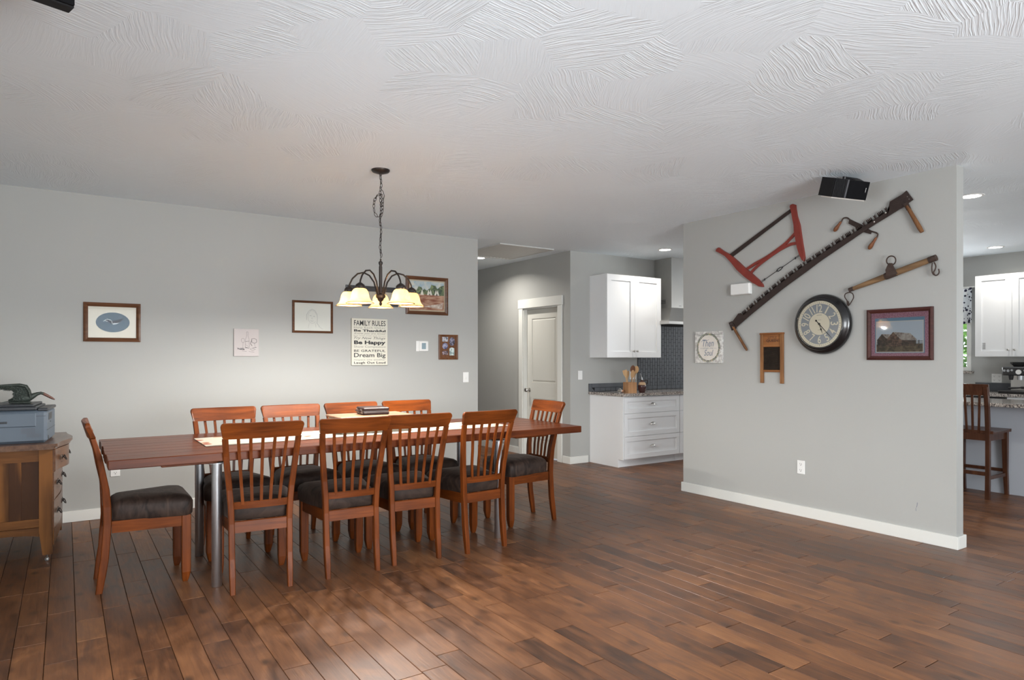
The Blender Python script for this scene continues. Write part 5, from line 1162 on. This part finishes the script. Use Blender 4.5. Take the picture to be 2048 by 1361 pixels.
# teeth: groups of four cutters and a raker between gullets
tl_ = sum((b-a).length for a, b in zip(top, top[1:])); per = 0.0985; npd = int(round(tl_/per)); per = tl_/npd
for g_ in range(npd):
    for (o0, wd_, kind) in ((0.03, 0.085, 'c'), (0.155, 0.085, 'c'), (0.28, 0.085, 'c'), (0.405, 0.085, 'c'), (0.70, 0.11, 'r')):
        u0 = (g_+o0)*per/tl_; u1 = (g_+o0+wd_)*per/tl_
        if u1 > 1: continue
        a = samp(top, u0); b = samp(top, u1); d = (b-a).normalized(); n_ = Vector((-d.y, d.x, 0)); h_ = 0.034
        if kind == 'c': pts = [a-n_*0.004, b-n_*0.004, b+n_*h_*0.75, a.lerp(b, 0.45)+n_*h_, a+n_*h_*0.7]
        else: pts = [a-n_*0.004, b-n_*0.004, b+d*0.003+n_*h_, a.lerp(b, 0.5)+n_*h_*0.72, a-d*0.003+n_*h_]
        m.prism([(p.x, p.y) for p in pts], SZ0, SZ1)
    for o0, o1 in ((0.0, 0.49),):   # web joining each group of cutters half way up
        a = samp(top, (g_+0.03)*per/tl_); b = samp(top, min(1, (g_+0.49)*per/tl_)); d = (b-a).normalized(); n_ = Vector((-d.y, d.x, 0))
        m.prism([(p.x, p.y) for p in (a-n_*0.004, b-n_*0.004, b+n_*0.010, a+n_*0.010)], SZ0, SZ1)
m.build('saw_blade', SAWST, t)
for pts, rv in ((((1440, 195), (1490, 152), (1537, 215), (1492, 248)), ((1498, 195), (1510, 213))), (((218, 1096), (240, 1085), (272, 1135), (240, 1152)), ((235, 1105), (246, 1125)))):
    m = MB(); m.prism([F(*p) for p in pts][::-1], SZ0-0.004, SZ1+0.004); b_ = m.build('end_bracket', SAWST, t)
    for r_ in rv:
        m = MB(); x, y = F(*r_); m.lathe([(0.004, SZ1+0.004), (0.003, SZ1+0.006), (0, SZ1+0.0065)], 10, Matrix.Translation((x, y, 0))); m.build('rivet', NICKEL, b_)
def handle(t, a, b, r0, r1, mat, name='handle', z=0.028, flat_=1.0):
    A, B = Vector((*a, z)), Vector((*b, z)); m = MB(); n = 6; L_ = [A.lerp(B, i/n) for i in range(n+1)]
    m.tube(L_, [r0*0.9]+[r0+(r1-r0)*i/n for i in range(1, n)]+[r1*0.8], 12, sq=(flat_, 1.0)); return m.build(name, mat, t)
handle(t, F(1495, 262), F(1603, 448), 0.0135, 0.0175, HANDW); handle(t, F(252, 1128), F(350, 1293), 0.0125, 0.0125, HANDW)
m = MB(); m.prism([F(1470, 250), F(1500, 235), F(1522, 282), F(1495, 295)][::-1], SZ0-0.003, SZ1+0.012); m.build('ferrule', IRON, t)
for x, y in ((1258, 374), (1340, 310)):
    m = MB(); a, b = F(x, y); m.lathe([(0.006, SZ1), (0.004, SZ1+0.002), (0, SZ1+0.0025)], 10, Matrix.Translation((a, b, 0))); m.build('nail', plain('bright_nail', (0.75, 0.72, 0.66), 0.3, metal=0.6), t)
# drawknife behind the saw
t, F = tool('drawknife', 'old drawknife with two wooden handles hung behind the long saw', 'drawknife', 1712, 468)
m = MB(); m.prism([F(*p) for p in ((1075, 352), (1160, 392), (1235, 438), (1228, 462), (1192, 452), (1120, 412), (1068, 386))][::-1], 0.008, 0.013); m.build('knife_blade', SAWST, t)
for pts in ([(1082, 362), (1060, 345), (1040, 345), (1028, 352), (1016, 375)], [(1230, 440), (1262, 450), (1276, 458), (1278, 468), (1270, 488)]):
    m = MB(); m.tube([Vector((*F(*p), 0.011)) for p in smooth([Vector((*p, 0)) for p in pts], 4) for p in [(p.x, p.y)]], 0.0055, 8); m.build('tang', IRON, t)
for a, b in (((1018, 372), (968, 442)), ((1270, 486), (1216, 570))):
    A, B = Vector((*F(*a), 0.016)), Vector((*F(*b), 0.016)); m = MB(); m.tube([A.lerp(B, i/7) for i in range(8)], [0.008, 0.010, 0.0105, 0.012, 0.0145, 0.0165, 0.0155, 0.008], 12); m.build('handle', wood('drawknife_handle', (0.10, 0.035, 0.015), (0.26, 0.10, 0.04), 'y', 0.4), t)
# red bucksaw
t, F = tool('bucksaw', 'red-painted wooden bucksaw with crossed braces and a wire turnbuckle', 'saw', 1522, 492)
for pts in (((122, 585), (128, 568), (143, 557), (180, 583), (225, 608), (280, 655), (330, 703), (385, 748), (430, 788), (456, 818), (462, 840), (432, 836), (385, 808), (330, 768), (275, 718), (230, 662), (190, 618), (150, 596)),
            ((653, 265), (658, 253), (676, 246), (692, 252), (693, 275), (702, 330), (722, 395), (730, 450), (740, 520), (752, 590), (759, 630), (752, 658), (738, 645), (722, 610), (706, 560), (694, 500), (684, 445), (682, 400), (672, 350), (664, 305))):
    m = MB(); m.prism([F(*p) for p in pts][::-1], 0.0, 0.026); bmesh.ops.bevel(m.bm, geom=list(m.bm.edges), offset=0.002, segments=1, affect='EDGES'); m.build('arm', RED, t)
m = MB(); m.prism([F(*p) for p in ((218, 606), (655, 280), (668, 298), (236, 628))][::-1], 0.011, 0.015); m.build('saw_blade', SAWST, t)
for pts, z in ((((332, 716), (400, 672), (480, 628), (560, 572), (620, 525), (665, 478), (688, 452)), 0.008), (((366, 746), (420, 690), (500, 628), (570, 580), (620, 552), (660, 534), (702, 526)), 0.017)):
    sp = smooth([Vector((*F(*p), 0)) for p in pts], 4); m = MB(); secs = []
    for i, p in enumerate(sp):
        d = (sp[min(i+1, len(sp)-1)]-sp[max(i-1, 0)]).normalized(); n_ = Vector((-d.y, d.x, 0))*0.0125; a, b = p+n_, p-n_; secs.append([(a.x, a.y, z-0.004), (b.x, b.y, z-0.004), (b.x, b.y, z+0.005), (a.x, a.y, z+0.005)])
    m.loft(secs); m.build('cross_brace', RED, t)
A, B = Vector((*F(445, 803), 0.013)), Vector((*F(728, 606), 0.013)); d = (B-A).normalized(); n_ = Vector((-d.y, d.x, 0)); m = MB()
for s in (-1, 1):
    m.tube([A+n_*0.006*s, A.lerp(B, 0.10)+n_*0.004*s], 0.0018, 5); m.tube([A.lerp(B, 0.88)+n_*0.004*s, B+n_*0.006*s], 0.0018, 5)
    m.tube([A.lerp(B, 0.40), A.lerp(B, 0.43)+n_*0.010*s, A.lerp(B, 0.50)+n_*0.011*s, A.lerp(B, 0.56)], 0.0035, 6)
m.tube([A.lerp(B, 0.10), A.lerp(B, 0.43)], 0.0024, 6); m.tube([A.lerp(B, 0.54), A.lerp(B, 0.88)], 0.0024, 6); m.tube([A.lerp(B, 0.08)-n_*0.008, A.lerp(B, 0.10)+n_*0.008], 0.005, 6); m.tube([A.lerp(B, 0.86)-n_*0.008, A.lerp(B, 0.88)+n_*0.008], 0.005, 6)
m.build('turnbuckle', plain('black_wire', (0.02, 0.02, 0.022), 0.5, metal=0.5), t)
# singletree
t, F = tool('singletree', 'wooden singletree with iron ring and two hooks hung above the barn picture', 'harness bar', 1790, 560)
SGW = wood('grey_oak_bar', (0.10, 0.060, 0.035), (0.30, 0.18, 0.09), 'x', 0.65, coat=0)
A, B = Vector((*F(1085, 862), 0)), Vector((*F(1702, 632), 0)); ln = (B-A).length; an = math.atan2((B-A).y, (B-A).x)
Mb = Matrix.Translation((A.x, A.y, 0.030)) @ Matrix.Rotation(an, 4, 'Z')
m = MB(); m.lathe([(0.0, 0), (0.014, 0.001), (0.017, ln*0.1), (0.021, ln*0.3), (0.0245, ln*0.5), (0.024, ln*0.7), (0.021, ln*0.9), (0.020, ln-0.001), (0, ln)], 16, Mb @ Matrix.Rotation(PI/2, 4, 'Y')); m.build('bar', SGW, t)
for a, b, r in ((0, 0.035, 0.0175), (ln*0.93, ln+0.004, 0.0235)):
    m = MB(); m.lathe([(0, a-0.002), (r, a-0.002), (r, b), (0, b)], 16, Mb @ Matrix.Rotation(PI/2, 4, 'Y')); m.build('end_ferrule', IRON, t)
m = MB(); m.lathe([(0.0258, ln*0.44), (0.0268, ln*0.45), (0.0268, ln*0.56), (0.0258, ln*0.57)], 16, Mb @ Matrix.Rotation(PI/2, 4, 'Y'))
m.prism([F(*p) for p in ((1355, 720), (1368, 690), (1378, 672), (1402, 672), (1412, 700), (1440, 745), (1425, 752), (1380, 765), (1360, 760))][::-1], 0.048, 0.058); m.build('centre_clip', IRON, t)
def ring(name, cx, cy, r, wd=0.0048, z=0.045):
    m = MB(); c_ = Vector((*F(cx, cy), z)); e = (Vector((*F(cx+r, cy), z))-c_).length; m.tube([c_+Vector((e*math.cos(a), e*math.sin(a), 0.004*math.sin(a))) for a in [2*PI*k/28 for k in range(28)]], wd, 8, closed=True); return m.build(name, IRON, t)
ring('ring', 1390, 653, 33)
def wire(name, pts, r, z=0.034, closed=False):
    sp = smooth([Vector((*F(*p), z)) for p in pts], 5); m = MB(); m.tube(sp[:-1] if closed else sp, r, 8, closed=closed); return m.build(name, IRON, t)
wire('hook', [(1692, 665), (1704, 690), (1700, 715), (1688, 738), (1700, 758), (1718, 752), (1728, 735), (1724, 712)], 0.0048); wire('hook', [(1680, 668), (1676, 700), (1678, 735), (1690, 755)], 0.0045)
wire('loop', [(1078, 880), (1056, 892), (1054, 915), (1070, 940), (1076, 965), (1086, 968), (1104, 940), (1116, 915), (1110, 890), (1092, 880), (1078, 880)], 0.0042, closed=True)
m = MB(); m.prism([F(*p) for p in ((1066, 935), (1082, 945), (1086, 972), (1078, 978), (1070, 970))][::-1], 0.030, 0.038); m.build('loop_tip', IRON, t)

# ------------------------------------------------------------------ speakers
SPG = plain('speaker_grille', (0.006, 0.006, 0.007), 0.85, var=0.1, scale=200, spec=0.1); SPB = plain('speaker_cabinet', (0.012, 0.012, 0.013), 0.6, spec=0.2)
re = Vector((5.02, 0, 0)); p = at_x(1737, 383, 5.03)
sp_ = thing('box_speaker', 'black box speaker mounted high on the partition below the ceiling', 'speaker')
sp_.matrix_world = Matrix.Translation((p.x, p.y, 2.625)) @ Matrix.Rotation(R(-13.4), 4, 'Z') @ Matrix.Rotation(R(18), 4, 'X')
sw, shh, sd = 0.345, 0.135, 0.15      # local: x from -sw to 0, y depth, front face at y=0 facing -y
m = MB(); m.prism([(-sw+0.02, sd), (-sw, 0.006), (0, 0.006), (-0.02, sd)], -shh/2, shh/2); m.build('speaker_cabinet', SPB, sp_)
m = MB(); n = 10; pts = [(-sw*0.60+(sw*0.595)*i/n, 0.004-0.016*math.sin(PI*i/n)) for i in range(n+1)]+[(-0.002, 0.006), (-sw*0.60, 0.006)]; m.prism(pts, -shh/2+0.002, shh/2-0.002); m.build('speaker_grille', SPG, sp_)
m = MB(); m.box((-sw*0.655, -0.004, -shh/2+0.001), (-sw*0.612, 0.006, shh/2-0.001)); m.build('centre_strip', plain('grey_strip', (0.06, 0.06, 0.065), 0.3), sp_)
for i in range(9): MB().box((-sw+0.004+i*0.0125, -0.004, -shh/2+0.002), (-sw+0.013+i*0.0125, 0.006, shh/2-0.002)).build('fin', SPB, sp_)
m = MB(); m.box((-sw, 0.0, -shh/2-0.008), (-0.02, 0.10, -shh/2-0.001)); m.build('base_strip', plain('pale_strip', (0.5, 0.46, 0.42), 0.6), sp_)
m = MB(); m.box((-0.045, -0.012, -0.01), (-0.040, -0.010, 0.022)); m.build('badge', NICKEL, sp_)
m = MB(); m.tube([(-sw*0.5, sd*0.6, shh/2-0.01), (-sw*0.5, sd*0.6, shh/2+0.02)], 0.012, 8); m.tube([(-sw*0.5, sd*0.6, shh/2+0.012), (0.0, sd*0.9, shh/2+0.012), (0.26, sd*1.7, shh/2+0.0)], 0.009, 8); m.build('mount_bracket', BLACK, sp_)
# hanging speaker at the top left
p0 = at_z(138, 27, 2.55); p1 = at_z(158, 17, 2.55); dx = (p1-p0); yw = dx.length
fs_ = thing('ceiling_speaker', 'black speaker box hanging from the ceiling, cut off by the top left corner', 'speaker')
ang = math.atan2(0.282, 0.959)
fs_.matrix_world = Matrix.Translation(p0) @ Matrix.Rotation(ang, 4, 'Z')
m = MB(); m.box((-0.34, -yw*0.80, 0), (0, 0, 0.165), bev=0.002); m.build('speaker_cabinet', SPB, fs_)
m = MB(); m.box((-0.338, -yw, 0.004), (-0.002, -yw*0.88, 0.162), bev=0.002); m.build('speaker_grille', SPG, fs_)
m = MB(); m.tube([(-0.17, -yw*0.4, 0.16), (-0.17, -yw*0.4, CZ-2.55-0.004)], 0.014, 8); m.lathe([(0.035, CZ-2.55-0.008), (0.035, CZ-2.55)], 16, Matrix.Translation((-0.17, -yw*0.4, 0))); m.build('ceiling_mount', BLACK, fs_)

# ------------------------------------------------------------------ kitchen, right part (past the partition)
XI = 7.86
isl = thing('breakfast_bar', 'pale blue-grey breakfast bar half wall at the right edge', 'counter base', (XI, 0, 0))
MB().box((0, 1.2, 0), (0.10, 4.6, 0.885)).build('bar_panel', ISLP, isl)
MB().box((0.10, 1.2, 0.0), (0.62, 4.6, 0.885)).build('bar_cabinet', CAB, isl)
tag(box_obj('granite_bar_top', (XI-0.24, 1.1, 0.886), (XI+0.64, 4.7, 0.921), GRAN, bev=0.003), 'speckled granite bar top above the wooden stool', 'worktop')
STW = wood('stool_wood', (0.035, 0.013, 0.007), (0.115, 0.045, 0.024), 'z', 0.35, coat=0.3)
st = thing('bar_stool', 'dark brown slat-back counter stool at the breakfast bar', 'stool', (7.60, 2.965, 0), R(-90))
# local: front +y (towards the bar), back at -y
for s in (-1, 1):
    m = MB(); x = s*0.185; m.loft([[(x-0.018, y-0.020, z), (x+0.018, y-0.020, z), (x+0.018, y+0.018, z), (x-0.018, y+0.018, z)] for y, z in ((-0.205, 0), (-0.195, 0.3), (-0.195, 0.64), (-0.215, 0.9), (-0.245, 1.09))]); m.build('back_post', STW, st)
    m = MB(); x = s*0.19; m.loft([[(x-w_, y-w_, z), (x+w_, y-w_, z), (x+w_, y+w_, z), (x-w_, y+w_, z)] for y, z, w_ in ((0.225, 0, 0.016), (0.195, 0.25, 0.019), (0.185, 0.63, 0.024))]); m.build('leg', STW, st)
    MB().box((x-0.010, -0.18, 0.565), (x+0.010, 0.17, 0.632)).build('seat_apron', STW, st); MB().box((x-0.009, -0.18, 0.19), (x+0.009, 0.19, 0.222)).build('stretcher', STW, st)
MB().box((-0.17, 0.19, 0.565), (0.17, 0.208, 0.632)).build('seat_apron', STW, st); MB().box((-0.17, -0.205, 0.565), (0.17, -0.187, 0.632)).build('seat_apron', STW, st)
MB().box((-0.17, -0.208, 0.225), (0.17, -0.190, 0.262)).build('stretcher', STW, st); MB().box((-0.17, 0.185, 0.23), (0.17, 0.203, 0.262)).build('stretcher', STW, st)
m = MB(); n = 10
m.loft([[(-0.225+0.45*i/n, -0.19, 0.633), (-0.225+0.45*i/n, 0.235, 0.633), (-0.225+0.45*i/n, 0.240, 0.662), (-0.225+0.45*i/n, 0.05, 0.650-0.006*math.cos((i/n-0.5)*PI)), (-0.225+0.45*i/n, -0.15, 0.648-0.010*math.cos((i/n-0.5)*PI)), (-0.225+0.45*i/n, -0.19, 0.662)] for i in range(n+1)], False); m.build('seat', STW, st)
m = MB(); n = 8; m.loft([[(u*0.205, -0.232-0.012*(1-u*u), 1.005), (u*0.205, -0.210-0.012*(1-u*u), 1.005), (u*0.208, -0.235-0.012*(1-u*u), 1.115), (u*0.208, -0.257-0.012*(1-u*u), 1.115)] for u in [-1+2*i/n for i in range(n+1)]]); m.build('top_rail', STW, st)
for k in range(-2, 3):
    x0, x1 = k*0.052, k*0.064; m = MB(); m.loft([[(x-0.010, y-0.005, z), (x+0.010, y-0.005, z), (x+0.010, y+0.005, z), (x-0.010, y+0.005, z)] for x, y, z in ((x0, -0.190, 0.63), ((x0+x1)/2, -0.212, 0.82), (x1, -0.235, 1.01))]); m.build('spindle', STW, st)

# far run of cabinets
XFC = XF-0.62
def far_base(y1, w, label, dish=False):
    t = hung('drawer_base_cabinet' if not dish else 'dishwasher', label, 'cabinet' if not dish else 'dishwasher', west_frame(XF, y1, 0))
    MB().box((0, 0.1, 0.025), (w, 0.884, 0.59)).build('cabinet_box' if not dish else 'dishwasher_body', CAB if not dish else STEEL, t); MB().box((0, 0.0, 0.025), (w, 0.1, 0.54)).build('toe_kick', CAB, t)
    if dish:
        MB().box((0.004, 0.104, 0.59), (w-0.004, 0.845, 0.61), bev=0.003).build('dishwasher_door', STEEL, t); MB().box((0.004, 0.848, 0.59), (w-0.004, 0.880, 0.612), bev=0.002).build('control_strip', BLACK, t)
    else:
        for a, b in ((0.105, 0.66), (0.668, 0.880)):
            m = MB(); shaker(m, 0.003, w-0.003, a, b, 0.59, 0.61, 0.05); d = m.build('drawer', CAB, t); cup_pull(d, w/2, (a+b)/2, 0.61)
yj = at_x(2013, 797, XFC).y
far_base(yj+0.61, 0.606, 'dishwasher with black control strip under the far granite counter', True)
far_base(yj, 0.9, 'white drawer cabinet under the espresso machine')
tag(box_obj('granite_counter', (XFC-0.035, yj-0.95, 0.886), (XF, 5.6, 0.921), GRAN, bev=0.002), 'speckled granite counter along the far kitchen wall under the espresso machine', 'worktop')
MB_ = MB(); MB_.box((XF-0.012, yj-0.9, 0.921), (XF, fw0-0.05, 1.035)); struct(MB_.build('trim_2', SLT))
yl = at_x(1950, 640, XF-0.335).y; ym = at_x(2024, 640, XF-0.335).y; wdw = yl-ym
uf = hung('wall_cabinet', 'white two-door wall cabinet high above the espresso machine', 'cabinet', west_frame(XF, yl, 0))
MB().box((0, 1.385, 0), (2*wdw, 2.445, 0.315)).build('cabinet_box', CAB, uf)
for i, kx in ((0, wdw-0.035), (1, wdw+0.035)):
    m = MB(); shaker(m, i*wdw+0.0015, (i+1)*wdw-0.0015, 1.387, 2.443, 0.317, 0.336, 0.07); d = m.build('cabinet_door', CAB, uf); knob(d, kx, 1.387+0.085, 0.336)
    if i == 0:
        m = MB(); [m.box((0.085+c_*0.018, 1.48+r_*0.022, 0.3290), (0.099+c_*0.018, 1.498+r_*0.022, 0.3296)) for c_ in range(2) for r_ in range(4)]; m.build('sticker', plain('sticker_grey', (0.4, 0.4, 0.4), 0.6), d)
# espresso machine
ye = at_x(1997, 780, XFC+0.12).y
em = hung('espresso_machine', 'black and steel espresso machine on the far granite counter', 'espresso machine', west_frame(XF-0.16, ye-0.0, 0.9215))
m = MB(); m.box((0.03, 0.03, 0), (0.37, 0.255, 0.05)); m.build('machine_body', STEEL, em)
m = MB(); m.box((0.0, 0, -0.01), (0.40, 0.034, 0.36), bev=0.004); m.build('drip_tray', BLACK, em)
m = MB(); m.box((0.02, 0.225, 0.0), (0.39, 0.335, 0.30), bev=0.012); m.build('head_unit', plain('machine_black', (0.02, 0.02, 0.022), 0.2, coat=0.4), em)
m = MB(); m.lathe([(0.05, 0.335), (0.062, 0.352), (0.088, 0.375), (0.090, 0.395), (0, 0.396)], 24, Matrix.Translation((0.14, 0, 0.12)) @ Matrix(((1, 0, 0, 0), (0, 0, 1, 0), (0, 1, 0, 0), (0, 0, 0, 1)))); m.build('bean_hopper', plain('smoked_hopper', (0.03, 0.03, 0.03), 0.15), em)
m = MB(); m.lathe([(0.030, 0.300), (0.030, 0.308), (0, 0.308)], 24, Matrix.Translation((0.20, 0.27, 0))); m.build('pressure_gauge', WHITEP, em)
for x, y, r in ((0.05, 0.287, 0.015), (0.09, 0.285, 0.017), (0.13, 0.292, 0.014), (0.265, 0.290, 0.014), (0.30, 0.290, 0.014), (0.335, 0.290, 0.014)):
    m = MB(); m.lathe([(r, 0.300), (r*0.9, 0.307), (0, 0.308)], 14, Matrix.Translation((x, y, 0))); m.build('button', CHROME, em)
yl_ = Matrix(((1, 0, 0, 0), (0, 0, 1, 0), (0, 1, 0, 0), (0, 0, 0, 1)))
m = MB(); m.lathe([(0.030, 0.17), (0.034, 0.20), (0.036, 0.226)], 20, Matrix.Translation((0.20, 0, 0.24)) @ yl_); m.build('group_head', CHROME, em)
m = MB(); m.lathe([(0.020, 0.17), (0.026, 0.20), (0.028, 0.226)], 20, Matrix.Translation((0.10, 0, 0.24)) @ yl_); m.build('grinder_spout', BLACK, em)
m = MB(); m.lathe([(0, 0.0), (0.034, 0.002), (0.036, 0.02), (0.036, 0.028)], 20, Matrix.Translation((0.26, 0.062, 0.30)) @ yl_); m.tube([(0.225, 0.078, 0.30), (0.10, 0.068, 0.33)], [0.009, 0.014], 10); m.build('portafilter', BLACK, em)
